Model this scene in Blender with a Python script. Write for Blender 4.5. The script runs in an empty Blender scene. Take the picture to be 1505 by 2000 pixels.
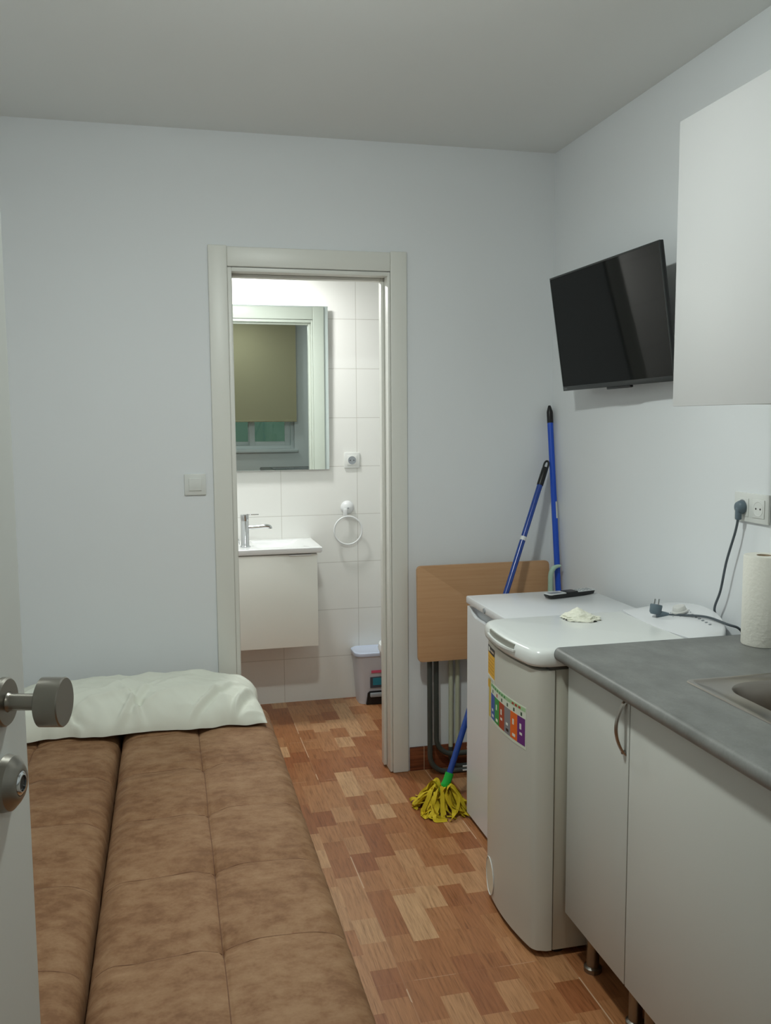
import bpy, bmesh, math, random
from mathutils import Vector, Matrix, noise
random.seed(7)
PI = math.pi
S = bpy.context.scene
C = S.collection

# ------------------------------------------------------------------ camera
FPX = 1752.56
YAW, PITCH, ROLL = (math.radians(a) for a in (13.599, 5.927, 0.382))
fw = Vector((math.sin(YAW)*math.cos(PITCH), math.cos(YAW)*math.cos(PITCH), -math.sin(PITCH)))
rt = Vector((math.cos(YAW), -math.sin(YAW), 0))
dn = fw.cross(rt)
r2 = rt*math.cos(ROLL) + dn*math.sin(ROLL)
d2 = -rt*math.sin(ROLL) + dn*math.cos(ROLL)
cam = bpy.data.cameras.new('camera')
cam.sensor_fit = 'VERTICAL'; cam.sensor_height = 36; cam.sensor_width = 36*1505/2000
cam.lens = FPX/2000*36; cam.clip_start = 0.02
co = bpy.data.objects.new('camera', cam); C.objects.link(co)
m = Matrix((r2, -d2, -fw)).transposed().to_4x4(); m.translation = Vector((0, 0, 1.5))
co.matrix_world = m
S.camera = co

# ------------------------------------------------------------------ world, lights, exposure
S.view_settings.view_transform = 'Standard'; S.view_settings.look = 'None'
S.view_settings.gamma = 1; S.view_settings.use_curve_mapping = False
S.view_settings.exposure = 0.0
w = bpy.data.worlds.new('night'); S.world = w; w.use_nodes = True
w.node_tree.nodes['Background'].inputs[0].default_value = (0.55, 0.75, 0.62, 1)
w.node_tree.nodes['Background'].inputs[1].default_value = 0.28

def area(name, loc, power, size, color):
    l = bpy.data.lights.new(name, 'AREA'); l.shape = 'DISK'; l.size = size; l.energy = power; l.color = color
    o = bpy.data.objects.new(name, l); o.location = loc; C.objects.link(o); return o
LAMP = Vector((0.31, 1.95, 2.445))
BLAMP = Vector((0.42, 4.30, 2.315))
LAMP_STRENGTH = 335      # the glowing bowl of the ceiling lamp lights the room
area('bathroom_lamp_light', BLAMP - Vector((0, 0, .032)), 12.5, .16, (0.99, 1.0, 0.98))

# ------------------------------------------------------------------ materials
def lin(c):
    return tuple((x/12.92 if x <= .04045 else ((x+.055)/1.055)**2.4) for x in (v/255 for v in c)) + (1,)
MATS = {}
def mat(name, rgb, rough=.5, metal=0, spec=.5, bump=None, mottle=None, aniso=None, coat=0, emit=None, trans=0):
    """rgb sRGB; bump=(scale,strength); mottle=(scale, amount)"""
    if name in MATS: return MATS[name]
    M = bpy.data.materials.new(name); M.use_nodes = True; N = M.node_tree.nodes; L = M.node_tree.links
    B = N['Principled BSDF']; B.inputs['Base Color'].default_value = lin(rgb)
    B.inputs['Roughness'].default_value = rough; B.inputs['Metallic'].default_value = metal
    B.inputs['Specular IOR Level'].default_value = spec; B.inputs['Coat Weight'].default_value = coat
    B.inputs['Transmission Weight'].default_value = trans
    if emit:
        B.inputs['Emission Color'].default_value = lin(rgb); B.inputs['Emission Strength'].default_value = emit
    tc = N.new('ShaderNodeTexCoord')
    if mottle:
        n = N.new('ShaderNodeTexNoise'); n.inputs['Scale'].default_value = mottle[0]; n.inputs['Detail'].default_value = 4
        L.new(tc.outputs['Object'], n.inputs['Vector'])
        mx = N.new('ShaderNodeMix'); mx.data_type = 'RGBA'
        mx.inputs[6].default_value = lin(rgb); mx.inputs[7].default_value = lin(tuple(v*(1-mottle[1]) for v in rgb))
        L.new(n.outputs['Fac'], mx.inputs[0]); L.new(mx.outputs[2], B.inputs['Base Color'])
    if bump:
        n = N.new('ShaderNodeTexNoise'); n.inputs['Scale'].default_value = bump[0]; n.inputs['Detail'].default_value = 3
        L.new(tc.outputs['Object'], n.inputs['Vector'])
        b = N.new('ShaderNodeBump'); b.inputs['Strength'].default_value = bump[1]; b.inputs['Distance'].default_value = .002
        L.new(n.outputs['Fac'], b.inputs['Height']); L.new(b.outputs['Normal'], B.inputs['Normal'])
    MATS[name] = M; return M

class NT:
    def __init__(s, name, rough=.5):
        s.M = bpy.data.materials.new(name); s.M.use_nodes = True
        s.N = s.M.node_tree.nodes; s.L = s.M.node_tree.links; s.B = s.N['Principled BSDF']
        s.B.inputs['Roughness'].default_value = rough
        s.tc = s.N.new('ShaderNodeTexCoord'); MATS[name] = s.M
    def sep(s, v=None):
        n = s.N.new('ShaderNodeSeparateXYZ'); s.L.new(v or s.tc.outputs['Object'], n.inputs[0]); return n.outputs
    def comb(s, *a):
        n = s.N.new('ShaderNodeCombineXYZ')
        for i, v in enumerate(a): s.put(v, n.inputs[i])
        return n.outputs[0]
    def put(s, v, inp):
        if isinstance(v, (int, float)): inp.default_value = v
        elif isinstance(v, tuple): inp.default_value = v
        else: s.L.new(v, inp)
    def m(s, op, *a):
        n = s.N.new('ShaderNodeMath'); n.operation = op
        for i, v in enumerate(a): s.put(v, n.inputs[i])
        return n.outputs[0]
    def mix(s, f, a, b, blend='MIX'):
        n = s.N.new('ShaderNodeMix'); n.data_type = 'RGBA'; n.blend_type = blend
        s.put(f, n.inputs[0]); s.put(a, n.inputs[6]); s.put(b, n.inputs[7]); return n.outputs[2]
    def noise(s, v, scale, detail=3, rough=.5):
        n = s.N.new('ShaderNodeTexNoise'); n.inputs['Scale'].default_value = scale; n.inputs['Detail'].default_value = detail
        n.inputs['Roughness'].default_value = rough
        s.L.new(v, n.inputs['Vector']); return n.outputs['Fac']
    def white(s, v):
        n = s.N.new('ShaderNodeTexWhiteNoise'); n.noise_dimensions = '3D'; s.L.new(v, n.inputs['Vector']); return n.outputs['Value']
    def ramp(s, f, stops, interp='LINEAR'):
        n = s.N.new('ShaderNodeValToRGB'); n.color_ramp.interpolation = interp
        e = n.color_ramp.elements
        while len(e) < len(stops): e.new(.5)
        for x, (p, c) in zip(e, stops): x.position = p; x.color = c
        s.L.new(f, n.inputs[0]); return n.outputs[0]
    def bump(s, h, strength, dist=.002):
        b = s.N.new('ShaderNodeBump'); b.inputs['Strength'].default_value = strength; b.inputs['Distance'].default_value = dist
        s.L.new(h, b.inputs['Height']); s.L.new(b.outputs['Normal'], s.B.inputs['Normal'])
    def out(s, col, rough=None):
        s.L.new(col, s.B.inputs['Base Color'])
        if rough is not None: s.put(rough, s.B.inputs['Roughness'])
        return s.M

def parquet(name, tint=1.0):
    t = NT(name, .35); x, y, z = t.sep()
    CW = .0772; SL = .128; TW = .4632; TL = .4632*1.0
    GX, GY = 1.0330, 2.650
    xs = t.m('ADD', x, 10*TW-GX); ys = t.m('ADD', y, 10*TL-GY)
    col = t.m('FLOOR', t.m('DIVIDE', xs, CW))
    off = t.m('MULTIPLY', t.white(t.comb(col, 3.3, 0)), SL)
    u = t.m('DIVIDE', t.m('ADD', ys, off), SL)
    seg = t.m('FLOOR', u)
    # merge some neighbouring segments into longer staves
    pair = t.m('FLOOR', t.m('DIVIDE', seg, 2))
    longer = t.m('GREATER_THAN', t.white(t.comb(col, pair, 5.1)), .62)
    idx = t.m('ADD', t.m('MULTIPLY', longer, t.m('ADD', pair, 500)), t.m('MULTIPLY', t.m('SUBTRACT', 1, longer), seg))
    rnd = t.white(t.comb(col, idx, 1.7))
    base = t.ramp(rnd, [(0, lin((148, 90, 54))), (.2, lin((156, 100, 62))), (.45, lin((168, 114, 73))), (.7, lin((178, 127, 86))), (.88, lin((190, 145, 104))), (1, lin((198, 157, 116)))])
    gv = t.comb(t.m('MULTIPLY', x, 130), t.m('ADD', t.m('MULTIPLY', y, 7), t.m('MULTIPLY', rnd, 50)), 0)
    g1 = t.noise(gv, 1.0, 4, .6)
    gv2 = t.comb(t.m('MULTIPLY', x, 420), t.m('MULTIPLY', y, 16), 2.0)
    g2 = t.noise(gv2, 1.0, 2, .6)
    g = t.m('ADD', t.m('MULTIPLY', g1, .6), t.m('MULTIPLY', g2, .4))
    shade = t.ramp(g, [(.34, (.58, .52, .46, 1)), (.49, (.95, .94, .93, 1)), (.64, (1.14, 1.15, 1.18, 1))])
    colr = t.mix(1.0, base, shade, 'MULTIPLY')
    # grout between the printed tiles
    fx = t.m('ABSOLUTE', t.m('SUBTRACT', t.m('FRACT', t.m('ADD', t.m('DIVIDE', xs, TW), .5)), .5))
    fy = t.m('ABSOLUTE', t.m('SUBTRACT', t.m('FRACT', t.m('ADD', t.m('DIVIDE', ys, TL), .5)), .5))
    gx = t.m('LESS_THAN', fx, .0019/TW); gy = t.m('LESS_THAN', fy, .0014/TL)
    gr = t.m('MAXIMUM', gx, t.m('MULTIPLY', gy, .45))
    worn = t.m('GREATER_THAN', t.noise(t.comb(x, y, 0), 3.1, 1), .52)
    gr = t.m('MULTIPLY', gr, t.m('ADD', .12, t.m('MULTIPLY', worn, .75)))
    colr = t.mix(gr, colr, lin((205, 172, 142)))
    t.bump(g, .12, .001)
    t.B.inputs['Specular IOR Level'].default_value = .4
    return t.out(colr, t.m('ADD', .30, t.m('MULTIPLY', g, .15)))
M_floor = parquet('parquet print tile')

t = NT('baseboard wood', .4); x, y, z = t.sep()
g = t.noise(t.comb(t.m('MULTIPLY', x, 6), y, t.m('MULTIPLY', z, 90)), 1, 4, .6)
cc = t.ramp(g, [(.3, lin((84, 42, 24))), (.5, lin((122, 66, 40))), (.7, lin((140, 82, 52)))])
gl = t.m('LESS_THAN', t.m('ABSOLUTE', t.m('SUBTRACT', t.m('FRACT', t.m('DIVIDE', t.m('SUBTRACT', x, 1.028-.4632/2), .4632)), .5)), .0025)
M_base = t.out(t.mix(gl, cc, lin((190, 165, 140))))

def plaster(name, rgb):
    t = NT(name, .75)
    n = t.noise(t.tc.outputs['Object'], 1.3, 3); n2 = t.noise(t.tc.outputs['Object'], 55, 3)
    t.bump(n2, .10, .0015); t.B.inputs['Specular IOR Level'].default_value = .25
    return t.out(t.mix(n, lin(rgb), lin(tuple(v*.985 for v in rgb))))
M_wall = plaster('white wall paint', (233, 236, 238))
M_ceil = plaster('white ceiling paint', (236, 238, 236))

t = NT('bathroom wall tile', .22); x, y, z = t.sep()
fx = t.m('ABSOLUTE', t.m('SUBTRACT', t.m('FRACT', t.m('ADD', t.m('DIVIDE', t.m('ADD', x, 4.05-.972), .405), .5)), .5))
fy = t.m('ABSOLUTE', t.m('SUBTRACT', t.m('FRACT', t.m('ADD', t.m('DIVIDE', t.m('ADD', z, 2.545-.2345), .2545), .5)), .5))
gr = t.m('MAXIMUM', t.m('LESS_THAN', fx, .0014/.405), t.m('LESS_THAN', fy, .0014/.2545))
t.bump(t.m('SUBTRACT', 1, gr), .35, .002)
M_tile = t.out(t.mix(gr, lin((236, 236, 231)), lin((204, 202, 194))))

t = NT('suede leather', .7)
x, y, z = t.sep()
wv = t.comb(t.m('MULTIPLY', x, 1.0), t.m('MULTIPLY', y, 1.4), z)
n1 = t.noise(wv, 6.0, 6, .62); n2 = t.noise(wv, 24, 5, .65); n3 = t.noise(t.tc.outputs['Object'], 160, 3)
n = t.m('ADD', t.m('MULTIPLY', n1, .5), t.m('ADD', t.m('MULTIPLY', n2, .38), t.m('MULTIPLY', n3, .12)))
cc = t.ramp(n, [(.38, lin((124, 88, 60))), (.50, lin((143, 107, 77))), (.63, lin((158, 124, 93)))])
t.B.inputs['Specular IOR Level'].default_value = .25
t.bump(n, .25, .002)
M_suede = t.out(cc)

t = NT('beech laminate', .45); x, y, z = t.sep()
g = t.noise(t.comb(t.m('MULTIPLY', x, 5), y, t.m('MULTIPLY', z, 120)), 1, 4, .6)
M_beech = t.out(t.ramp(g, [(.3, lin((195, 150, 108))), (.7, lin((203, 160, 119)))]))

t = NT('grey worktop laminate', .42); x, y, z = t.sep()
g = t.noise(t.comb(t.m('MULTIPLY', x, 1.4), t.m('MULTIPLY', y, 1), z), 9, 5, .65); g2 = t.noise(t.tc.outputs['Object'], 200, 2)
gg = t.m('ADD', t.m('MULTIPLY', g, .8), t.m('MULTIPLY', g2, .2))
M_wt = t.out(t.ramp(gg, [(.33, lin((106, 107, 104))), (.5, lin((118, 119, 116))), (.66, lin((130, 131, 128)))]))

M_white = mat('white lacquer', (226, 226, 222), .35)
M_cab = mat('white melamine', (203, 205, 199), .42, bump=(300, .05))
M_casing = mat('cream white door lacquer', (228, 228, 221), .38)
M_door = mat('white door lacquer', (205, 208, 204), .4)
M_edge = mat('dark grey edge band', (52, 54, 56), .4)
M_appl = mat('appliance white enamel', (226, 228, 230), .25)
M_applw = mat('ivory appliance plastic', (226, 229, 226), .22)
M_applg = mat('grey appliance plastic', (150, 156, 160), .4)
M_gap = mat('dark gasket', (88, 86, 80), .6)
M_black = mat('black plastic', (18, 18, 19), .4)
M_steel = mat('brushed steel', (165, 158, 150), .28, metal=1, bump=(400, .05))
M_satin = mat('satin nickel', (150, 146, 138), .34, metal=1)
M_chrome = mat('chrome', (215, 218, 220), .08, metal=1)
M_mirror = mat('mirror glass', (228, 238, 233), .0, metal=1)
M_basin = mat('white ceramic', (238, 240, 240), .12, coat=.4)
M_plast = mat('white plastic', (228, 230, 230), .35)
M_switch = mat('ivory switch plastic', (224, 226, 222), .35)
M_screen = mat('television screen', (2, 4, 4), .05, spec=.15)
M_bezel = mat('television bezel', (34, 38, 38), .35)
M_tvback = mat('television back', (16, 17, 18), .45)
M_blue = mat('blue painted metal', (18, 78, 196), .3, spec=.6)
M_blue2 = mat('mottled blue painted metal', (20, 72, 170), .22, spec=.7, mottle=(60, .25))
M_green = mat('green plastic', (20, 176, 60), .3)
M_yellow = mat('yellow microfibre', (226, 198, 30), .8, bump=(500, .4), mottle=(40, .15))
M_pale = mat('pale green plastic', (178, 206, 188), .35)
M_cream = mat('cream painted tube', (196, 200, 176), .4)
M_darktube = mat('dark grey painted tube', (70, 74, 70), .4)
M_cloth = mat('white pillowcase cotton', (228, 230, 218), .9, spec=.15, bump=(700, .15))
M_tissue = mat('tissue paper', (240, 240, 224), .95, spec=.1, bump=(200, .5))
M_towel = mat('kitchen paper', (236, 234, 224), .95, spec=.1, bump=(90, .9))
M_pluggrey = mat('grey rubber plug', (96, 112, 122), .5)
M_cord = mat('grey cord', (82, 90, 96), .5)
M_bluish = mat('bluish white lid plastic', (206, 216, 236), .3)
M_bin = mat('pale grey bin plastic', (206, 206, 212), .4)
M_blindm = mat('khaki blind fabric', (212, 206, 176), .9, spec=.1, bump=(600, .2))
_n = M_blindm.node_tree.nodes; _t = _n.new('ShaderNodeBsdfTranslucent'); _t.inputs[0].default_value = lin((230, 212, 172)); _x = _n.new('ShaderNodeMixShader'); _x.inputs[0].default_value = .35
M_blindm.node_tree.links.new(_n['Principled BSDF'].outputs[0], _x.inputs[1]); M_blindm.node_tree.links.new(_t.outputs[0], _x.inputs[2])
M_blindm.node_tree.links.new(_x.outputs[0], _n['Material Output'].inputs[0])
M_pvc = mat('white pvc', (222, 228, 230), .3)
M_glass = mat('window glass', (178, 205, 192), .03, trans=1.0)
M_label_w = mat('label paper', (214, 220, 204), .5)
def flat(name, rgb): return mat(name, rgb, .45)
M_lampglow = mat('lamp diffuser', (255, 255, 250), .5, emit=3.0)

# ------------------------------------------------------------------ mesh helpers
def obj(name, bm, m, parent=None, smooth=True, ang=35):
    bmesh.ops.recalc_face_normals(bm, faces=bm.faces)
    me = bpy.data.meshes.new(name); bm.to_mesh(me); bm.free()
    me.materials.append(m)
    if smooth:
        me.shade_smooth(); me.set_sharp_from_angle(angle=math.radians(ang))
    o = bpy.data.objects.new(name, me); C.objects.link(o)
    if parent is not None:
        o.parent = parent
        loc = Vector(); p = parent
        o.matrix_parent_inverse = world(parent).inverted()
    return o
def world(o):
    M = o.matrix_basis.copy()
    if o.parent is not None: M = world(o.parent) @ o.matrix_parent_inverse @ M
    return M
def thing(name, label, cat, loc=(0, 0, 0), group=None):
    o = bpy.data.objects.new(name, None); C.objects.link(o); o.location = loc; o.empty_display_size = .05
    o['label'] = label; o['category'] = cat
    if group: o['group'] = group
    return o
def struct(name, bm, m, parent=None, **k):
    o = obj(name, bm, m, parent, **k)
    if parent is None: o['kind'] = 'structure'
    return o
def tag(o, label, cat, group=None):
    o['label'] = label; o['category'] = cat
    if group: o['group'] = group
    return o
def B(): return bmesh.new()
def box(bm, a, b, bev=0, seg=2):
    r = bmesh.ops.create_cube(bm, size=1)
    c = [(a[i]+b[i])/2 for i in range(3)]; s = [abs(b[i]-a[i]) for i in range(3)]
    for v in r['verts']:
        v.co = Vector((c[0]+v.co.x*s[0], c[1]+v.co.y*s[1], c[2]+v.co.z*s[2]))
    if bev:
        es = list({e for v in r['verts'] for e in v.link_edges})
        bmesh.ops.bevel(bm, geom=es, offset=bev, segments=seg, profile=.5, affect='EDGES')
    return bm
def frame_of(d):
    d = Vector(d).normalized(); up = Vector((0, 0, 1)) if abs(d.z) < .95 else Vector((0, 1, 0))
    a = d.cross(up).normalized(); return a, d.cross(a).normalized(), d
def tube(bm, pts, r, n=14, caps=True, closed=False):
    pts = [Vector(p) for p in pts]; rr = r if isinstance(r, (list, tuple)) else [r]*len(pts)
    rings = []; prev = None
    for i, p in enumerate(pts):
        if closed: d = pts[(i+1) % len(pts)] - pts[i-1]
        else: d = pts[min(i+1, len(pts)-1)] - pts[max(i-1, 0)]
        d.normalize()
        if prev is None: a, b, _ = frame_of(d)
        else:
            a = (prev - d*prev.dot(d)).normalized(); b = d.cross(a)
        prev = a
        rings.append([bm.verts.new(p + a*math.cos(2*PI*k/n)*rr[i] + b*math.sin(2*PI*k/n)*rr[i]) for k in range(n)])
    m_ = len(rings)
    for i in range(m_ if closed else m_-1):
        A, Bq = rings[i], rings[(i+1) % m_]
        for k in range(n): bm.faces.new((A[k], A[(k+1) % n], Bq[(k+1) % n], Bq[k]))
    if caps and not closed:
        bm.faces.new(rings[0]); bm.faces.new(rings[-1][::-1])
    return bm
def smoothpts(P, n=8):
    P = [Vector(p) for p in P]; out = []
    for i in range(len(P)-1):
        p0 = P[max(i-1, 0)]; p1 = P[i]; p2 = P[i+1]; p3 = P[min(i+2, len(P)-1)]
        for k in range(n):
            t = k/n
            out.append(.5*((2*p1)+(p2-p0)*t+(2*p0-5*p1+4*p2-p3)*t*t+(3*p1-p0-3*p2+p3)*t**3))
    out.append(P[-1]); return out
def lathe(bm, prof, o, axis=(0, 0, 1), n=40):
    """prof: (radius, height along axis)"""
    a, b, d = frame_of(axis); o = Vector(o); rings = []
    for r, h in prof:
        if r < 1e-6: rings.append([bm.verts.new(o+d*h)])
        else: rings.append([bm.verts.new(o+d*h+a*math.cos(2*PI*k/n)*r+b*math.sin(2*PI*k/n)*r) for k in range(n)])
    for i in range(len(rings)-1):
        A, Q = rings[i], rings[i+1]
        for k in range(n):
            k2 = (k+1) % n
            if len(A) == 1 and len(Q) == 1: continue
            if len(A) == 1: bm.faces.new((A[0], Q[k], Q[k2]))
            elif len(Q) == 1: bm.faces.new((A[k], A[k2], Q[0]))
            else: bm.faces.new((A[k], A[k2], Q[k2], Q[k]))
    return bm
def prism(bm, poly, h0, h1, axis='z', bev=0, seg=3):
    """poly in the two other axes, extruded along axis from h0 to h1"""
    def P(u, v, h):
        return Vector((u, v, h)) if axis == 'z' else (Vector((u, h, v)) if axis == 'y' else Vector((h, u, v)))
    lo = [bm.verts.new(P(u, v, h0)) for u, v in poly]; hi = [bm.verts.new(P(u, v, h1)) for u, v in poly]
    n = len(poly)
    f1 = bm.faces.new(lo[::-1]); f2 = bm.faces.new(hi)
    for i in range(n): bm.faces.new((lo[i], lo[(i+1) % n], hi[(i+1) % n], hi[i]))
    if bev:
        bmesh.ops.bevel(bm, geom=list(set(list(f1.edges)+list(f2.edges))), offset=bev, segments=seg, profile=.5, affect='EDGES')
    return bm
def rrect(x0, y0, x1, y1, r, n=6):
    out = []
    for cx, cy, a in ((x1-r, y1-r, 0), (x0+r, y1-r, 90), (x0+r, y0+r, 180), (x1-r, y0+r, 270)):
        for k in range(n+1):
            t = math.radians(a+90*k/n); out.append((cx+r*math.cos(t), cy+r*math.sin(t)))
    return out

# ------------------------------------------------------------------ room shell
YB, YB2 = 3.586, 3.700         # the wall with the bathroom door
XR, XL, YF = 1.603, -0.82, -0.90      # YF: inner face of the window wall behind the camera
XE, YR = -.40, .375                    # the entrance wall and the short return beside it
ZC = 2.592; YK = 4.65; ZCB = 2.35; BXL, BXR = -0.30, 1.65
OX0, OX1, OZ = 0.243, 0.893, 2.089    # rough opening
struct('floor', box(B(), (-2.2, -1.6, -.1), (2.6, 5.0, 0)), M_floor, smooth=False)
struct('ceiling', box(B(), (-1.5, YF-.16, ZC), (XR+.1, YB, ZC+.1)), M_ceil, smooth=False)
bm = B()
box(bm, (XL-.1, YB, 0), (OX0, YB2, ZC)); box(bm, (OX1, YB, 0), (XR+.1, YB2, ZC)); box(bm, (OX0, YB, OZ), (OX1, YB2, ZC))
struct('wall_back', bm, M_wall, smooth=False)
struct('wall_right', box(B(), (XR, YF-.16, 0), (XR+.1, YB, ZC)), M_wall, smooth=False)
struct('wall_left', box(B(), (XL-.1, YR, 0), (XL, YB, ZC)), M_wall, smooth=False)
struct('wall_return', box(B(), (XL-.1, YR-.1, 0), (XE, YR, ZC)), M_wall, smooth=False)
DY0, DY1, DZ = -.47, .352, 2.09
bm = B()
box(bm, (XE-.1, YF, 0), (XE, DY0, ZC)); box(bm, (XE-.1, DY0, DZ), (XE, YR-.1, ZC)); box(bm, (XE-.0999, YR-.1, DZ), (XE-.0001, DY1, ZC))
struct('wall_entrance', bm, M_wall, smooth=False)
struct('wall_hall', box(B(), (-1.5, YF-.16, 0), (-1.4, YR-.1, ZC)), M_wall, smooth=False)
WX0, WX1, WZ0, WZ1 = .36, 1.43, 1.06, 2.22
bm = B()
box(bm, (-1.4, YF-.16, 0), (WX0, YF, ZC))
box(bm, (WX0, YF-.16, 0), (WX1, YF, WZ0)); box(bm, (WX0, YF-.16, WZ1), (WX1, YF, ZC)); box(bm, (WX1, YF-.16, 0), (XR, YF, ZC))
struct('wall_front', bm, M_wall, smooth=False)
# bathroom shell
struct('wall_bathroom_back', box(B(), (BXL-.1, YK, 0), (BXR+.1, YK+.1, 2.45)), M_tile, smooth=False)
struct('wall_bathroom_left', box(B(), (BXL-.1, YB2, 0), (BXL, YK, 2.45)), M_ceil, smooth=False)
struct('wall_bathroom_right', box(B(), (BXR, YB2, 0), (BXR+.1, YK, 2.45)), M_ceil, smooth=False)
struct('ceiling_bathroom', box(B(), (BXL, YB2, ZCB), (BXR, YK, ZCB+.1)), M_ceil, smooth=False)
# wood tile baseboard
for n_, a, b_ in (('baseboard_back', (.966, YB-.010, 0), (XR, YB, .103)), ('baseboard_back', (XL, YB-.010, 0), (.165, YB, .103)),
                  ('baseboard_left', (XL, YR, 0), (XL+.01, YB-.01, .103)), ('baseboard_right', (XR-.01, YF, 0), (XR, YB-.01, .103))):
    struct(n_, box(B(), a, b_, .002), M_base)

# door frame of the bathroom: trim_1 > casing, header, jamb
def empty_struct(name, loc):
    o = bpy.data.objects.new(name, None); C.objects.link(o); o.location = loc; o['kind'] = 'structure'; o.empty_display_size = .05; return o
tr = empty_struct('trim_1', ((OX0+OX1)/2, YB, 0))
def casing(side, yy0, yy1):
    obj('casing', box(B(), (.172, yy0, 0), (OX0+.001, yy1, 2.168), .004, 3), M_casing, tr)
    obj('casing', box(B(), (OX1-.001, yy0, 0), (.960, yy1, 2.168), .004, 3), M_casing, tr)
    obj('header', box(B(), (OX0+.001, yy0+(.002 if side else 0), OZ), (OX1-.001, yy1-(0 if side else .002), 2.164), .004, 3), M_casing, tr)
casing(1, YB-.014, YB-.0005); casing(0, YB2+.0005, YB2+.014)
JY0, JY1 = YB-.006, YB2+.006
obj('jamb', box(B(), (OX0+.0015, JY0, 0), (OX0+.018, JY1, OZ-.002), .002), M_casing, tr)
obj('jamb', box(B(), (OX1-.012, JY0, .004), (OX1-.0015, JY1, OZ-.002), .002), M_casing, tr)
obj('head_jamb', box(B(), (OX0+.018, JY0, OZ-.018), (OX1-.012, JY1, OZ-.002), .002), M_casing, tr)
# rebate stops
obj('door_stop', box(B(), (OX1-.026, YB+.055, .012), (OX1-.012, YB+.095, OZ-.018), .003), M_casing, tr)
obj('door_stop', box(B(), (OX0+.018, YB+.055, .012), (OX0+.024, YB+.095, OZ-.018), .003), M_casing, tr)
obj('door_stop', box(B(), (OX0+.024, YB+.055, OZ-.030), (OX1-.026, YB+.095, OZ-.018), .003), M_casing, tr)
# entrance doorway lining
tr2 = empty_struct('trim_2', (XE, (DY0+DY1)/2, 0))
for a, b_ in (((XE-.11, DY0+.001, 0), (XE+.01, DY0+.02, DZ-.001)), ((XE-.11, YR-.099-.0241, 0), (XE-.001, YR-.1-.001, DZ-.001))):
    obj('jamb', box(B(), a, b_, .002), M_casing, tr2)
obj('header', box(B(), (XE-.11, DY0+.02, DZ-.02), (XE+.01, YR-.126, DZ-.001), .002), M_casing, tr2)

# ------------------------------------------------------------------ window and blind (seen in the bathroom mirror)
wi = empty_struct('window_1', ((WX0+WX1)/2, YF, WZ0))
y0, y1 = YF-.11, YF-.05
bm = B()
box(bm, (WX0+.001, y0, WZ0+.001), (WX0+.04, y1, WZ1-.001), .003); box(bm, (WX1-.04, y0, WZ0+.001), (WX1-.001, y1, WZ1-.001), .003)
box(bm, (WX0+.04, y0, WZ0+.001), (WX1-.04, y1, WZ0+.04), .003); box(bm, (WX0+.04, y0, WZ1-.04), (WX1-.04, y1, WZ1-.001), .003)
obj('window_frame', bm, M_pvc, wi)
for (sx0, sx1, yy) in ((WX0+.04, .975, y0+.008), (.925, WX1-.045, y0+.034)):
    bm = B(); s = .062
    box(bm, (sx0, yy, WZ0+.04), (sx0+s, yy+.024, WZ1-.04), .003); box(bm, (sx1-s, yy, WZ0+.04), (sx1, yy+.024, WZ1-.04), .003)
    box(bm, (sx0+s, yy, WZ0+.04), (sx1-s, yy+.024, WZ0+.085), .003); box(bm, (sx0+s, yy, WZ1-.09), (sx1-s, yy+.024, WZ1-.04), .003)
    f = obj('sash', bm, M_pvc, wi)
    obj('pane', box(B(), (sx0+s-.004, yy+.009, WZ0+.08), (sx1-s+.004, yy+.014, WZ1-.086)), M_glass, f)
obj('window_sill', box(B(), (WX0-.06, YF+.0005, WZ0-.035), (WX1+.03, YF+.035, WZ0-.002), .004), M_pvc, wi)
bl = thing('roller_blind', 'khaki fabric roller blind half drawn over the window, reflected in the bathroom mirror', 'blind', (.90, YF+.06, 2.5))
obj('blind_tube', tube(B(), [(.28, YF+.05, 2.50), (1.468, YF+.05, 2.50)], .022), M_pvc, bl)
obj('blind_fabric', box(B(), (.30, YF+.068, 1.385), (1.445, YF+.0695, 2.50)), M_blindm, bl)
obj('bottom_rail', box(B(), (.30, YF+.062, 1.368), (1.445, YF+.076, 1.390), .004), M_blindm, bl)
for xx in (.28, 1.468):
    obj('bracket', box(B(), (xx-.006, YF+.0005, 2.475), (xx+.006, YF+.075, 2.525), .002), M_pvc, bl)

# ------------------------------------------------------------------ lamps
def lampthing(name, label, P):
    t_ = thing(name, label, 'lamp', P)
    obj('lamp_base', lathe(B(), [(0, .035), (.12, .035), (.125, .03), (.125, .0), (.105, -.006), (.104, .02), (0, .02)], P), M_plast, t_)
    obj('diffuser', lathe(B(), [(0, -.004), (.095, -.004), (.103, .004), (.103, .019), (0, .019)], P), M_lampglow, t_)
cl = thing('ceiling_lamp', 'white ceiling lamp with a glowing bowl under a round plate', 'lamp', (LAMP.x, LAMP.y, ZC))
obj('lamp_base', lathe(B(), [(0, -.001), (.055, -.001), (.055, -.022), (.030, -.030), (.030, -.110), (.095, -.116), (.096, -.124), (0, -.124)], (LAMP.x, LAMP.y, ZC)), M_plast, cl)
M_globe = mat('lit opal glass', (246, 255, 250), .5, emit=LAMP_STRENGTH)
obj('bowl', lathe(B(), [(0, 0)]+[(.075*math.cos(math.radians(a)), -.030*math.sin(math.radians(a))) for a in range(0, 90, 6)]+[(0, -.030)], (LAMP.x, LAMP.y, ZC-.125)), M_globe, cl)
P2 = Vector((.75, -.30, ZC-.036))
area('added_fill_light', P2 - Vector((0, 0, .032)), 4.5, .18, (0.95, 1.0, 0.96))  # weak fill added behind the camera so the mirrored blind is lit
lampthing('added_fill_lamp', 'round white flush lamp added on the ceiling behind the camera to brighten the blind', P2)
lampthing('bathroom_ceiling_lamp', 'round white flush lamp on the bathroom ceiling', BLAMP)

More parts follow.
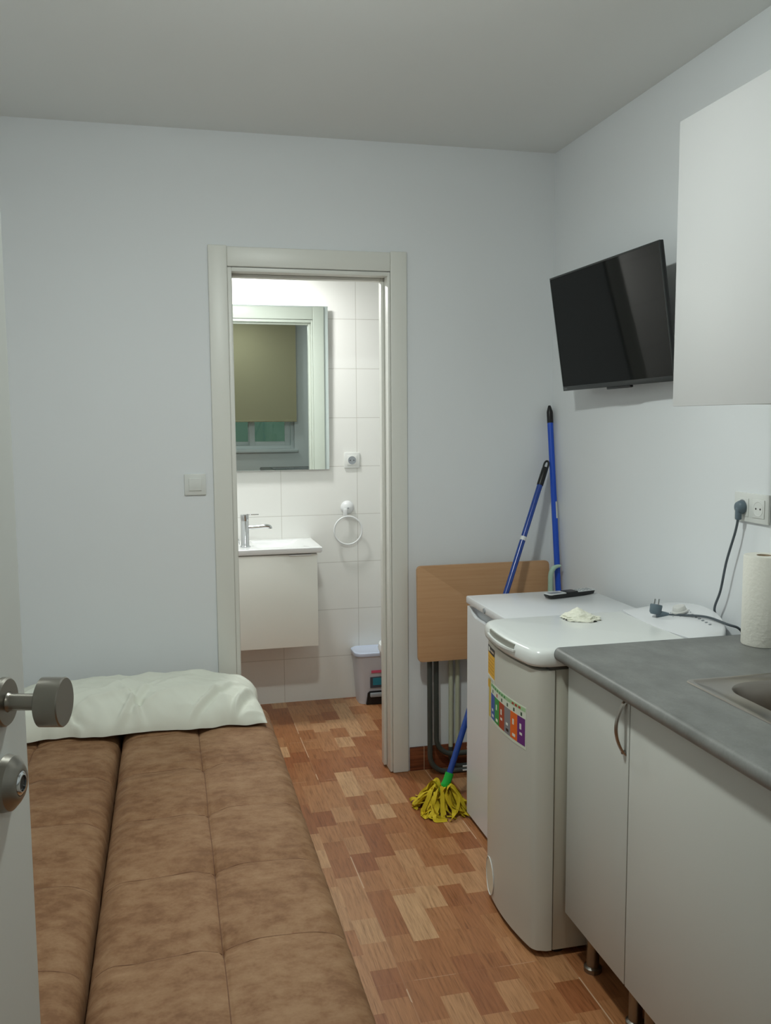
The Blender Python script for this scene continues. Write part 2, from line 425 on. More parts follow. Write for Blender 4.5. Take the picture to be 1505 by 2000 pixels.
# ------------------------------------------------------------------ entry door (open, left foreground)
az = math.radians(14.6)
de = Vector((math.sin(az), math.cos(az), 0)); dnn = Vector((math.cos(az), -math.sin(az), 0))   # along leaf / face normal
RC = Vector((-.1990, 1.104, 1.172))            # rose centre on the face
edge = RC + de*.0660; edge.z = 0
def dpt(u, v, z):  # u back from the free edge, v out of the face
    p = edge - de*u + dnn*v; return Vector((p.x, p.y, z))
door = empty_struct('door_1', dpt(.40, -.02, 0))
bm = box(B(), (0, -.040, .008), (.80, 0, 2.038), .002)
M4 = Matrix(((-de.x, dnn.x, 0, edge.x), (-de.y, dnn.y, 0, edge.y), (0, 0, 1, 0), (0, 0, 0, 1)))
bmesh.ops.transform(bm, matrix=M4, verts=bm.verts)
obj('door_leaf', bm, M_door, door)
kn = obj('door_knob', lathe(B(), [(0, .047), (.0265, .047), (.0290, .0485), (.0290, .0742), (.0278, .0756), (0, .0756)], RC, dnn, 64), M_satin, door)
obj('rose', lathe(B(), [(.028, 0), (.029, .001), (.029, .0065), (.027, .009), (.012, .009)], RC, dnn, 56), M_satin, kn)
obj('stem', lathe(B(), [(.0125, .008), (.0105, .010), (.0098, .014), (.0098, .047)], RC, dnn, 32), M_satin, kn)
LC = RC + de*.0; LC.z = 1.073
lk = obj('lock_escutcheon', lathe(B(), [(.0335, 0), (.0340, .001), (.0320, .010), (.0250, .016), (.0200, .019), (.0150, .0195), (.0150, .017)], LC, dnn, 56), M_satin, door)
obj('keyhole_cylinder', lathe(B(), [(.0148, .0172), (.0142, .0195), (.0112, .0215), (.0095, .0215), (.0090, .012), (0, .012)], LC, dnn, 40), M_chrome, lk)
obj('keyhole', lathe(B(), [(.0088, .0125), (.0088, .0195), (.0, .0195)], LC, dnn, 32), M_black, lk)

# ------------------------------------------------------------------ sofa bed
SZ = .425; SY0, SY1 = 1.36, 3.335
XS = -.187     # gap between the two halves
sofa = thing('sofa_bed', 'tan suede-look sofa bed folded flat with quilted seams', 'sofa bed', (-.19, 2.35, 0))
YSEAM = [1.44+.33*k for k in range(6)]
def cushion(x0, x1, xm, seed, nx=110, ny=300):
    bm = B(); R_ = .045; zb = SZ-.135
    cols = []
    for i in range(nx+1):
        u = i/nx; x_ = x0+(x1-x0)*u; row = []
        for j in range(ny+1):
            v = j/ny; y_ = SY0+(SY1-SY0)*v
            # distance to the rim, rounded shoulder
            dx = min(x_-x0, x1-x_); dy = min(y_-SY0, SY1-y_)
            h = 0
            for d, R2 in ((dx, .060), (dy, .05)):
                if d < R2: h += R2*(1-math.sqrt(max(0, 1-((R2-d)/R2)**2)))*.75
            # quilting: one long seam, cross seams
            wob = .006*noise.noise(Vector((seed, y_*2.2, 0)))
            ds = abs(x_-xm-wob)
            near = min(abs(y_-s) for s in YSEAM)
            gather = math.exp(-(near/.045)**2)
            h += (.0042+.006*gather)*math.exp(-(ds/.0042)**2)+(.0045+.008*gather)*math.exp(-(ds/.035)**2)
            yb = y_ + .016*math.sin((x_-x0)/(x1-x0)*2*PI*1.0)*.6
            for s in YSEAM:
                q = abs(yb-s)
                h += .0030*math.exp(-(q/.0030)**2)+.0050*math.exp(-(q/.030)**2)
            # little wrinkles running from the seams
            h += .0022*noise.noise(Vector((x_*9, y_*34, seed)))*(.4+math.exp(-(ds/.09)**2)+math.exp(-(dx/.06)**2))
            h += .0035*noise.noise(Vector((x_*4, y_*3, seed+4)))
            # crown of each half
            h -= .010*math.sin(PI*min(1, max(0, (x_-x0)/(x1-x0))))
            row.append(bm.verts.new((x_, y_, SZ-h)))
        cols.append(row)
    CUSH[seed] = (cols and [[v.co.copy() for v in r_] for r_ in cols])
    for i in range(nx):
        for j in range(ny): bm.faces.new((cols[i][j], cols[i+1][j], cols[i+1][j+1], cols[i][j+1]))
    rim = [cols[i][0] for i in range(nx+1)]+[cols[nx][j] for j in range(1, ny+1)]+[cols[i][ny] for i in range(nx-1, -1, -1)]+[cols[0][j] for j in range(ny-1, 0, -1)]
    cx, cy = (x0+x1)/2, (SY0+SY1)/2; prev = rim
    for k, (zz, inn) in enumerate(((SZ-.075, -.004), (SZ-.11, -.002), (SZ-.135, .012))):
        ring = []
        for v in rim:
            sx = -inn if abs(v.co.x-x1) < 1e-5 else (inn if abs(v.co.x-x0) < 1e-5 else 0)
            sy = -inn if abs(v.co.y-SY1) < 1e-5 else (inn if abs(v.co.y-SY0) < 1e-5 else 0)
            ring.append(bm.verts.new((v.co.x+sx, v.co.y+sy, zz)))
        for a in range(len(rim)):
            b_ = (a+1) % len(rim); bm.faces.new((prev[a], prev[b_], ring[b_], ring[a]))
        prev = ring
    bm.faces.new(prev)
    return bm
CUSH = {}
seatc = obj('seat_cushion', cushion(XS+.004, .343, .078, 1.0), M_suede, sofa, ang=80)
backc = obj('back_cushion', cushion(-.720, XS-.004, -.455, 2.0), M_suede, sofa, ang=80)
M_seam = mat('stitched seam thread', (112, 76, 52), .8)
def height(seed, x0, x1, x_, y_):
    g = CUSH[seed]; nx, ny = len(g)-1, len(g[0])-1
    fi = min(nx-1e-6, max(0, (x_-x0)/(x1-x0)*nx)); fj = min(ny-1e-6, max(0, (y_-SY0)/(SY1-SY0)*ny))
    i, j = int(fi), int(fj); a, b_ = fi-i, fj-j
    return (g[i][j].z*(1-a)*(1-b_)+g[i+1][j].z*a*(1-b_)+g[i][j+1].z*(1-a)*b_+g[i+1][j+1].z*a*b_)
for seed, x0, x1, xm, par in ((1.0, XS+.004, .343, .078, seatc), (2.0, -.720, XS-.004, -.455, backc)):
    pts = []
    for k in range(241):
        y_ = SY0+.01+(SY1-SY0-.02)*k/240; x_ = xm+.006*noise.noise(Vector((seed, y_*2.2, 0)))
        pts.append((x_, y_, height(seed, x0, x1, x_, y_)+.0001))
    obj('long_seam', tube(B(), pts, .0011, 6), M_seam, par)
    for s_ in YSEAM:
        pts = []
        for k in range(81):
            x_ = x0+.012+(x1-x0-.024)*k/80; y_ = s_-.0096*math.sin((x_-x0)/(x1-x0)*2*PI)
            pts.append((x_, y_, height(seed, x0, x1, x_, y_)-.0002))
        obj('cross_seam', tube(B(), pts, .0009, 6), M_seam, par)
obj('sofa_frame', box(B(), (-.70, SY0+.03, .17), (.325, SY1-.03, SZ-.136), .006), M_suede, sofa)
for lx in (-.64, .26):
    for ly in (SY0+.12, SY1-.12):
        obj('leg', lathe(B(), [(0, 0), (.018, 0), (.022, .01), (.026, .16), (.026, .169), (0, .169)], (lx, ly, 0)), M_satin, sofa)

# ------------------------------------------------------------------ pillow
def pillow():
    bm = B(); nx, ny = 200, 110; x0, x1, y0, y1 = -.63, .312, 3.075, 3.50; T = .135
    cx, cy, hx, hy = (x0+x1)/2, (y0+y1)/2, (x1-x0)/2, (y1-y0)/2
    top, bot = [], []
    folds = [(-.20, 3.075, .35, 1.6), (.05, 3.09, .55, 1.2), (-.33, 3.1, -.6, 1.5), (.20, 3.10, .25, 1.8), (-.12, 3.1, -.25, 1.2)]
    for i in range(nx+1):
        rt_, rb = [], []
        for j in range(ny+1):
            u = -1+2*i/nx; v = -1+2*j/ny
            # pinched outline
            ex = 1-.045*(1-abs(v)**2.2)*0-.03*(1-abs(v))**2; ey = 1-.07*(1-abs(u)**6)*(1 if v < 0 else .4)
            wav = (.036*noise.noise(Vector((u*3.1, 3, 0)))+.012*noise.noise(Vector((u*9, 7, 0))))*(1 if v < 0 else 0)*abs(v)**3
            x_ = cx+hx*u*ex; y_ = cy+hy*v*ey+wav
            e = max(0, 1-abs(u)**5.0)**.55*max(0, 1-abs(v)**3.0)**.62
            th = T*e
            fold = 0
            for fx, fy, sl, am in folds:
                dd = (x_-fx)-(y_-fy)*sl*2.0
                fold += am*.015*math.exp(-(dd/.012)**2)*math.exp(-((y_-fy)/.13)**2)
                fold -= am*.012*math.exp(-((dd-.022)/.016)**2)*math.exp(-((y_-fy)/.12)**2)
            fr_ = math.exp(-((v+1)/.55)**2)
            rdg = lambda q: 1-abs(noise.noise(q))*2.2
            nz = .010*noise.noise(Vector((x_*9+y_*5, y_*14-x_*3, 1)))+.004*noise.noise(Vector((x_*24+y_*14, y_*30, 5)))
            nz += .012*(max(0, rdg(Vector((x_*6-y_*7, y_*5+x_*1.5, 9))))**4-.25)*(.35+fr_)+.004*(max(0, rdg(Vector((x_*11+y_*13, y_*9-x_*2, 2))))**5-.2)*(.3+fr_)
            th += (nz+fold)*min(1, e*1.6)
            base = SZ+.0125+.004*noise.noise(Vector((x_*6, 1, 0)))*0
            # flange lying on the mattress in front
            rt_.append(bm.verts.new((x_, y_, base+max(.0015, th*.97))))
            rb.append(bm.verts.new((x_, y_, base-.0005*e)))
        top.append(rt_); bot.append(rb)
    for i in range(nx):
        for j in range(ny):
            bm.faces.new((top[i][j], top[i+1][j], top[i+1][j+1], top[i][j+1]))
            bm.faces.new((bot[i][j], bot[i][j+1], bot[i+1][j+1], bot[i+1][j]))
    R1 = [(i, 0) for i in range(nx+1)]+[(nx, j) for j in range(1, ny+1)]+[(i, ny) for i in range(nx-1, -1, -1)]+[(0, j) for j in range(ny-1, 0, -1)]
    for a in range(len(R1)):
        p, q = R1[a], R1[(a+1) % len(R1)]
        bm.faces.new((top[p[0]][p[1]], bot[p[0]][p[1]], bot[q[0]][q[1]], top[q[0]][q[1]]))
    return bm
tag(obj('pillow', pillow(), M_cloth, ang=70), 'long white creased pillow lying at the far end of the sofa bed', 'pillow')

# ------------------------------------------------------------------ light switch on the back wall
sw = thing('light_switch', 'square white light switch on the wall left of the bathroom door', 'light switch', (.102, YB, 1.25))
obj('switch_plate', box(B(), (.060, YB-.009, 1.208), (.143, YB-.0005, 1.291), .003), M_switch, sw)
obj('rocker', box(B(), (.077, YB-.013, 1.225), (.126, YB-.009, 1.274), .002), M_switch, sw)

def socket(name, label, o, ux, nrm, gang=1, group=None, empty=(0,)):
    """o: centre of first gang on the wall, ux: direction of further gangs, nrm: out of the wall"""
    o = Vector(o); ux = Vector(ux); nrm = Vector(nrm); s = thing(name, label, 'socket', o, group)
    def slab(c, hx, hz, d0, d1, bev):
        a = c-ux*hx+nrm*d0; b_ = c+ux*hx+nrm*d1
        return box(B(), (min(a.x, b_.x), min(a.y, b_.y), c.z-hz), (max(a.x, b_.x), max(a.y, b_.y), c.z+hz), bev)
    c = o+ux*.0355*(gang-1)
    obj('socket_plate', slab(c, .0415+.0355*(gang-1), .0415, .0005, .009, .003), M_switch, s)
    for g in range(gang):
        gc = o+ux*.071*g
        obj('socket_insert', slab(gc, .026, .026, .009, .0115, .0012), M_switch, s)
        r = obj('socket_well', lathe(B(), [(.0215, .0118), (.0205, .0125), (.0190, .0122), (.0185, .0117), (0, .0117)], gc, nrm, 36), M_applg if g in empty else M_switch, s)
        for q in (-1, 1):
            obj('contact_hole', lathe(B(), [(.0028, .01175), (.0028, .0121), (0, .0121)], gc+ux*.0095*q, nrm, 12), M_black, r)
    return s
socket('wall_socket', 'double white wall socket above the worktop with a grey plug in it', (XR, 2.242, 1.243), (0, -1, 0), (-1, 0, 0), 2)
socket('bathroom_socket', 'single white socket on the bathroom tiles right of the mirror', (.943, YK, 1.284), (1, 0, 0), (0, -1, 0), 1)

# ------------------------------------------------------------------ TV
tc_ = Vector((1.484, 2.883, 1.819)); ty, tt, tr_ = .051, .147, .012
rv = Vector((math.sin(ty), -math.cos(ty), 0)); nh = Vector((-math.cos(ty), -math.sin(ty), 0))
uv = Vector((0, 0, 1))*math.cos(tt)+nh*math.sin(tt)
R2_ = rv*math.cos(tr_)+uv*math.sin(tr_); U2_ = uv*math.cos(tr_)-rv*math.sin(tr_); N2_ = U2_.cross(R2_)*-1
if N2_.dot(nh) < 0: N2_ = -N2_
TVM = Matrix((R2_, U2_, N2_)).transposed().to_4x4(); TVM.translation = tc_   # local x right, y up, z out of the screen
tv = thing('television', 'black flat-screen television tilted forward on the right wall', 'television', (XR, 2.88, 1.82))
def tvobj(name, bm, m_, par=None):
    bmesh.ops.transform(bm, matrix=TVM, verts=bm.verts); return obj(name, bm, m_, par or tv)
W2, H2 = .365, .215
bm = B()
box(bm, (-W2, -H2, -.015), (W2, H2, -.0035), .003)
tvobj('housing', bm, M_tvback)
bm = B()
box(bm, (-W2, -H2, -.004), (W2, -H2+.017, 0), .001); box(bm, (-W2, H2-.006, -.004), (W2, H2, 0), .001)
box(bm, (-W2, -H2+.017, -.004), (-W2+.006, H2-.006, 0), .001); box(bm, (W2-.006, -H2+.017, -.004), (W2, H2-.006, 0), .001)
bz = tvobj('bezel', bm, M_bezel)
tvobj('screen', box(B(), (-W2+.006, -H2+.017, -.0038), (W2-.006, H2-.006, -.0012)), M_screen)
bm = B()
for k in range(4): box(bm, (-W2+.010+k*.0055, -H2+.006, .0001), (-W2+.0142+k*.0055, -H2+.0105, .0004))
tvobj('maker_mark', bm, mat('mark grey', (120, 124, 124), .4), bz)
tvobj('sensor_bar', box(B(), (-.050, -H2-.0085, -.016), (.105, -H2+.0005, -.003), .003), M_black)
tvobj('rear_cover', box(B(), (-.24, -.17, -.048), (.24, .12, -.0151), .010), M_tvback)
bm = B(); box(bm, (XR-.010, 2.78, 1.72), (XR-.0005, 2.98, 1.92), .002)
obj('wall_bracket', bm, M_black, tv)
bm = tube(B(), [(XR-.012, 2.88, 1.82), tuple(tc_+N2_*-.0485)], .015)
obj('bracket_arm', bm, M_black, tv)

# ------------------------------------------------------------------ kitchen units
def handle_arch(p0, p1, out, depth, par):
    p0, p1, out = Vector(p0), Vector(p1), Vector(out); bm = B(); n = 22; rings = []
    side = (p1-p0).normalized().cross(out).normalized()
    for k in range(n+1):
        s = k/n; h = depth*math.sin(PI*s)**.8; c = p0.lerp(p1, s)+out*(h)
        wd = .0058+.0035*abs(2*s-1)**3; th = .0028
        tg = (p1-p0).normalized(); rings.append([bm.verts.new(c+side*a*wd+out*b_*th) for a, b_ in ((-1, -.2), (-.6, 1), (.6, 1), (1, -.2), (.6, -1), (-.6, -1))])
    for k in range(n):
        for q in range(6): bm.faces.new((rings[k][q], rings[k][(q+1) % 6], rings[k+1][(q+1) % 6], rings[k+1][q]))
    bm.faces.new(rings[0]); bm.faces.new(rings[-1][::-1])
    for p in (p0, p1):
        d = (p1-p0).normalized()*(.006 if p is p0 else -.006)
        lathe(bm, [(0, 0), (.0055, 0), (.0045, .008), (0, .008)], p+d, out, 12)
    return obj('handle', bm, M_steel, par)
KX = 1.030; KZ0, KZ1 = .137, .846; WZT = .885; WZB = .849
def base_unit(name, label, ya, yb, doors, group=None, handles=(), legs=()):
    """ya far end, yb near end"""
    u = thing(name, label, 'cabinet', (1.3, (ya+yb)/2, 0), group)
    bm = B(); th = .016
    box(bm, (KX+.020, ya-th, KZ0), (XR-.012, ya, KZ1), .001); box(bm, (KX+.020, yb, KZ0), (XR-.012, yb+th, KZ1), .001)
    box(bm, (KX+.020, yb+th, KZ0), (XR-.012, ya-th, KZ0+th)); box(bm, (XR-.02, yb+th, KZ0+th), (XR-.012, ya-th, KZ1))
    obj('carcass', bm, M_cab, u)
    for (da, db), hh in zip(doors, handles):
        d = obj('cabinet_door', box(B(), (KX, db+.0015, KZ0), (KX+.018, da-.0015, KZ1), .0012), M_cab, u)
        if hh: handle_arch((KX, hh, .836), (KX, hh, .705), (-1, 0, 0), .024, d)
    for lx, ly in legs:
        lg = obj('leg', lathe(B(), [(0, .0), (.024, 0), (.024, .012), (.017, .016), (.017, .130), (.024, .1365), (0, .1365)], (lx, ly, 0), n=28), M_satin, u)
    return u
UL = 2.178
base_unit('base_cabinet', 'narrow white base cabinet with arched steel handle next to the washing machine', UL, 1.845, [(UL, 1.845)], handles=[1.865],
          legs=[(1.083, 2.110), (1.083, 1.880), (1.52, 2.11), (1.52, 1.88)])
base_unit('base_cabinet', 'wide white base cabinet under the sink, nearest the camera', 1.844, 1.217, [(1.844, 1.217)], handles=[1.24],
          legs=[(1.083, 1.805), (1.083, 1.262), (1.52, 1.805), (1.52, 1.262)])
base_unit('base_cabinet', 'white two-door base cabinet to the right of the camera, beside the one under the sink', 1.216, .616, [(1.216, .917), (.915, .616)], handles=[.94, .89],
          legs=[(1.075, 1.17), (1.075, .66), (1.52, 1.17), (1.52, .66)])
base_unit('base_cabinet', 'white base cabinet under the black hob at the end of the worktop', .615, -.540, [(.615, .04), (.038, -.540)], handles=[.06, .015],
          legs=[(1.075, .57), (1.075, -.50), (1.52, .57), (1.52, -.50)])
# worktop with round front edge and a cut-out for the sink
WX = .993; WYE = 2.186; WY0 = -.55
SX0, SX1, SYN, SYF = 1.205, 1.500, 1.345, 1.785    # bowl cut
prof = []
r = (WZT-WZB)/2
for k in range(11):
    a = math.radians(90+180*k/10); prof.append((WX+r*.8+r*.8*math.cos(a), (WZT+WZB)/2+r*math.sin(a)))
bm = B()
def slab_profile(bm, ya, yb, xend):
    poly = prof+[(xend, WZB), (xend, WZT)]
    prism(bm, poly, ya, yb, 'y')
slab_profile(bm, WY0, WYE, SX0-.005)
box(bm, (SX0-.005, WY0, WZB), (SX1+.005, SYN-.005, WZT)); box(bm, (SX0-.005, SYF+.005, WZB), (SX1+.005, WYE, WZT)); box(bm, (SX1+.005, WY0, WZB), (XR-.003, WYE, WZT))
wt = thing('worktop', 'grey stone-look laminate worktop with rounded front edge', 'worktop', (1.3, 1.27, WZB))
obj('slab', bm, M_wt, wt, ang=30)
# end cap: dark edging
prism_poly = prof+[(XR-.004, WZB+.001), (XR-.004, WZT-.001)]
obj('end_cap', prism(B(), [(x_*1.0, z_) for x_, z_ in prof]+[(XR-.004, WZB), (XR-.004, WZT)], WYE, WYE+.003, 'y'), mat('dark laminate edging', (84, 88, 92), .4), wt)

# sink
sk = thing('kitchen_sink', 'brushed steel inset sink in the grey worktop', 'sink', (1.35, 1.56, WZT))
def ringloft(bm, rings, close_last=True):
    R_ = [[bm.verts.new(p) for p in ring] for ring in rings]
    n = len(R_[0])
    for a, b_ in zip(R_, R_[1:]):
        for k in range(n): bm.faces.new((a[k], a[(k+1) % n], b_[(k+1) % n], b_[k]))
    if close_last: bm.faces.new(R_[-1])
    return bm
def rr3(x0, y0, x1, y1, r, z): return [(a, b_, z) for a, b_ in rrect(x0, y0, x1, y1, r, 8)]
ox0, oy0, ox1, oy1 = 1.158, 1.250, 1.545, 1.826
bm = ringloft(B(), [rr3(ox0, oy0, ox1, oy1, .012, WZT+.0004), rr3(ox0+.0015, oy0+.0015, ox1-.0015, oy1-.0015, .012, WZT+.003),
                    rr3(ox0+.012, oy0+.012, ox1-.012, oy1-.012, .012, WZT+.0032), rr3(ox0+.015, oy0+.015, ox1-.015, oy1-.015, .012, WZT+.0012),
                    rr3(SX0+.006, SYN+.006, SX1-.006, SYF-.006, .085, WZT+.0012), rr3(SX0+.010, SYN+.010, SX1-.010, SYF-.010, .082, WZT-.006),
                    rr3(SX0+.016, SYN+.016, SX1-.016, SYF-.016, .08, WZT-.12), rr3(SX0+.05, SYN+.05, SX1-.05, SYF-.05, .06, WZT-.145)])
obj('bowl', bm, M_steel, sk, ang=50)
obj('drain', lathe(B(), [(.032, .0), (.032, .003), (.022, .001), (.0, .001)], (1.35, 1.56, WZT-.145)), M_chrome, sk)

hob = thing('hob', 'black ceramic hob on the worktop beside the window, seen in the bathroom mirror', 'hob', (1.3, -.1, WZT))
obj('glass_top', box(B(), (1.09, -.38, WZT+.0005), (1.52, .10, WZT+.007), .002), mat('hob glass', (12, 12, 13), .1), hob)
for hx, hy, hr in ((1.20, -.26, .075), (1.20, -.03, .09), (1.41, -.26, .09), (1.41, -.03, .075)):
    obj('cooking_zone', lathe(B(), [(hr, .0071), (hr, .0074), (hr-.002, .0074), (hr-.002, .0071)], (hx, hy, WZT)), M_applg, hob)

# wall cabinet
WCX = 1.265
wc = thing('wall_cabinet', 'white wall cabinet at the upper right beside the television', 'cabinet', (1.43, 1.79, 1.527))
bm = B(); box(bm, (WCX+.020, 1.486, 1.531), (XR-.001, 2.083, 2.229), .001)
obj('carcass', bm, M_cab, wc)
obj('cabinet_door', box(B(), (WCX, 1.487, 1.527), (WCX+.019, 2.084, 2.231), .0012), mat('wall cabinet door lacquer', (204, 204, 204), .35), wc)

# ------------------------------------------------------------------ washing machine (top loader)
wm = thing('washing_machine', 'white top-loading washing machine with bowed front, lid handle and colour stickers', 'washing machine', (1.27, 2.39, 0))
WYN, WYF = 2.193, 2.598
def fx(y_, out=0):    # bowed front
    s = (y_-WYN)/(WYF-WYN); return .952-.023*(1-(2*s-1)**2) - out
def plan(xback, yn, yf, out=0, n=18, rc=.018):
    pts = []
    for k in range(n+1):
        s = k/n; y_ = yn+(yf-yn)*s
        e = min(s, 1-s)*(yf-yn)
        x_ = fx(y_, out)+(rc-math.sqrt(max(0, rc*rc-(rc-e)**2)) if e < rc else 0)
        pts.append((x_, y_))
    return pts+[(xback, yf), (xback, yn)]
def plan2(xback, yn, yf, out, rc, z, n=40):
    return [(x_, y_, z) for x_, y_ in plan(xback, yn, yf, out, n, rc)]
# side walls / body behind the front shell
obj('body', box(B(), (1.002, WYN+.002, .018), (XR-.02, WYF-.002, .821), .003), mat('appliance side enamel', (192, 190, 176), .35), wm)
bm = ringloft(B(), [plan2(.999, WYN, WYF, 0, .032, .020), plan2(.999, WYN, WYF, 0, .032, .8205)], True)
bmesh.ops.contextual_create(bm, geom=[v for v in bm.verts if v.co.z < .025])
obj('front_panel', bm, mat('appliance front enamel', (204, 204, 194), .28), wm, ang=40)
obj('gasket', box(B(), (.985, WYN+.006, .8212), (XR-.03, WYF-.006, .8285)), M_gap, wm)
# lid with rounded rim and a finger slot
ZL0, ZL1 = .829, .878
def lidring(ins, z): return plan2(1.40, WYN+ins-.004, WYF-ins+.004, .012-ins, .040, z, 60)
bm = ringloft(B(), [lidring(.010, ZL0), lidring(.002, ZL0+.003), lidring(0, ZL0+.010), lidring(0, ZL0+.024), lidring(.0015, ZL1-.013), lidring(.006, ZL1-.005), lidring(.012, ZL1-.0015), lidring(.021, ZL1)], True)
bmesh.ops.contextual_create(bm, geom=[v for v in bm.verts if abs(v.co.z-ZL0) < 1e-5])
lid = obj('lid', bm, M_applw, wm, ang=60)
def strip(y0, y1, z0f, z1f, out, d, n=24, mtl=None, name='x', par=None):
    bm = B(); A = []
    for k in range(n+1):
        s = k/n; y_ = y0+(y1-y0)*s; xf = fx(y_, out)
        A.append([bm.verts.new((xf+dx, y_, z)) for dx, z in ((0, z0f(s)), (0, z1f(s)), (d, z1f(s)), (d, z0f(s)))])
    for a, b_ in zip(A, A[1:]):
        for q in range(4): bm.faces.new((a[q], a[(q+1) % 4], b_[(q+1) % 4], b_[q]))
    bm.faces.new(A[0]); bm.faces.new(A[-1][::-1])
    return obj(name, bm, mtl, par, ang=50)
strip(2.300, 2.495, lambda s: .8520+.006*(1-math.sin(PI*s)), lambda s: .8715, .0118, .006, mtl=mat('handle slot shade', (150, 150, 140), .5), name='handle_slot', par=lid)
strip(2.292, 2.503, lambda s: .8470+.006*(1-math.sin(PI*s)), lambda s: .8530+.005*(1-math.sin(PI*s)), .0175, .010, mtl=M_applw, name='handle_lip', par=lid)
# flat white top behind the lid rim is the lid itself; control console at the back
def console():
    bm = B(); n = 30; rows = []
    y0, y1 = WYN+.002, WYF-.002
    for k in range(n+1):
        s = k/n; y_ = y0+(y1-y0)*s; arc = (1-(2*s-1)**2)
        xb = 1.515+.068*arc**.8; zt = .8795+.044*arc**.6
        xf = 1.395+.02*(1-arc)
        rows.append([(xf, y_, .8285), (xf, y_, .8795), (xf+.012, y_, .882+.004*arc), (xb-.012, y_, zt), (xb-.004, y_, zt-.001), (xb, y_, zt-.006), (xb, y_, .8285)])
    V = [[bm.verts.new(p) for p in r_] for r_ in rows]
    for a, b_ in zip(V, V[1:]):
        for q in range(6): bm.faces.new((a[q], a[q+1], b_[q+1], b_[q]))
        bm.faces.new((a[6], a[0], b_[0], b_[6]))
    bm.faces.new(V[0]); bm.faces.new(V[-1][::-1]); return bm
con = obj('control_panel', console(), M_appl, wm, ang=40)
nz = Vector((-.24, 0, 1)).normalized()
kb = obj('program_knob', lathe(B(), [(.024, 0), (.024, .004), (.0205, .006), (.0185, .017), (.0165, .019), (0, .019)], (1.497, 2.395, .9110), nz, 36), mat('knob plastic', (214, 214, 210), .35), con)
bm = B()
for k in range(6): lathe(bm, [(.0042, 0), (.0042, .003), (.003, .0036), (0, .0036)], (1.508, 2.345-k*.018, .9105-.0020*k), nz, 12)
obj('button_row', bm, M_applg, con)
bm = B()
for k in range(9):
    a = 2*PI*k/9; lathe(bm, [(.0016, 0), (.0016, .0012), (0, .0012)], (1.497+.031*math.cos(a), 2.395+.031*math.sin(a), .9068+.24*.031*math.cos(a)), nz, 8)
obj('dial_marks', bm, M_applg, con)
# filter cover, low on the front
bm = B(); A = []
def onfront(y_, z, out=.0008): return Vector((fx(y_, out), y_, z))
cyc, czc, ra, rz = 2.523, .078, .050, .058
ring0 = [onfront(cyc+ra*math.cos(2*PI*k/40), czc+rz*math.sin(2*PI*k/40), .0015) for k in range(40)]
tube(bm, ring0, .0016, 8, closed=True)
fc = obj('filter_cover_rim', bm, M_white, wm)
bm = B(); f = bm.faces.new([bm.verts.new(onfront(cyc+ra*.96*math.cos(2*PI*k/40), czc+rz*.96*math.sin(2*PI*k/40), .0012)) for k in range(40)])
ex = bmesh.ops.extrude_face_region(bm, geom=[f]); bmesh.ops.translate(bm, vec=(.001, 0, 0), verts=[v for v in ex['geom'] if isinstance(v, bmesh.types.BMVert)])
obj('filter_cover', bm, mat('filter cover plastic', (222, 220, 200), .3), fc)
for fy_ in (WYN+.04, WYF-.04):
    for fxx in (1.03, 1.53): obj('foot', lathe(B(), [(0, 0), (.02, 0), (.02, .0178), (0, .0178)], (fxx, fy_, 0), n=20), M_black, wm)
# stickers
def patch(name, y0, y1, z0, z1, m_, out=.0006, par=None, skew=0, n=8):
    bm = B(); A = []
    for k in range(n+1):
        s = k/n; y_ = y0+(y1-y0)*s; xf = fx(y_, out)
        dz = skew*(s-.5)
        A.append([bm.verts.new((xf, y_, z0+dz)), bm.verts.new((xf, y_, z1+dz)), bm.verts.new((xf+.0005, y_, z1+dz)), bm.verts.new((xf+.0005, y_, z0+dz))])
    for a, b_ in zip(A, A[1:]):
        for q in range(4): bm.faces.new((a[q], a[(q+1) % 4], b_[(q+1) % 4], b_[q]))
    bm.faces.new(A[0]); bm.faces.new(A[-1][::-1])
    return obj(name, bm, m_, par or wm)
F_ye, F_bk, F_wh = flat('label yellow', (226, 172, 36)), flat('label black', (26, 26, 28)), flat('label white', (222, 224, 214))
# energy label: far column (far edge at higher y)
eA, eB = 2.566, 2.478
en = patch('energy_sticker', eB, eA, .674, .806, F_ye)
patch('sticker_header', eB, eA, .786, .807, F_bk, .0009, en)
patch('sticker_window', eB, eA, .700, .716, F_wh, .0009, en)
for k in range(5): patch('sticker_line', eB+.006, eA-.006, .728+k*.011, .7292+k*.011, flat('label brown', (150, 104, 30)), .0009, en)
patch('header_mark', eA-.028, eA-.008, .790, .803, F_wh, .0011, en)
patch('header_mark', eB+.008, eA-.036, .793, .799, flat('label pale', (190, 170, 150)), .0011, en)
for k in range(2): patch('sticker_line', eB+.008, eA-.01, .7035+k*.005, .7045+k*.005, F_bk, .0011, en)
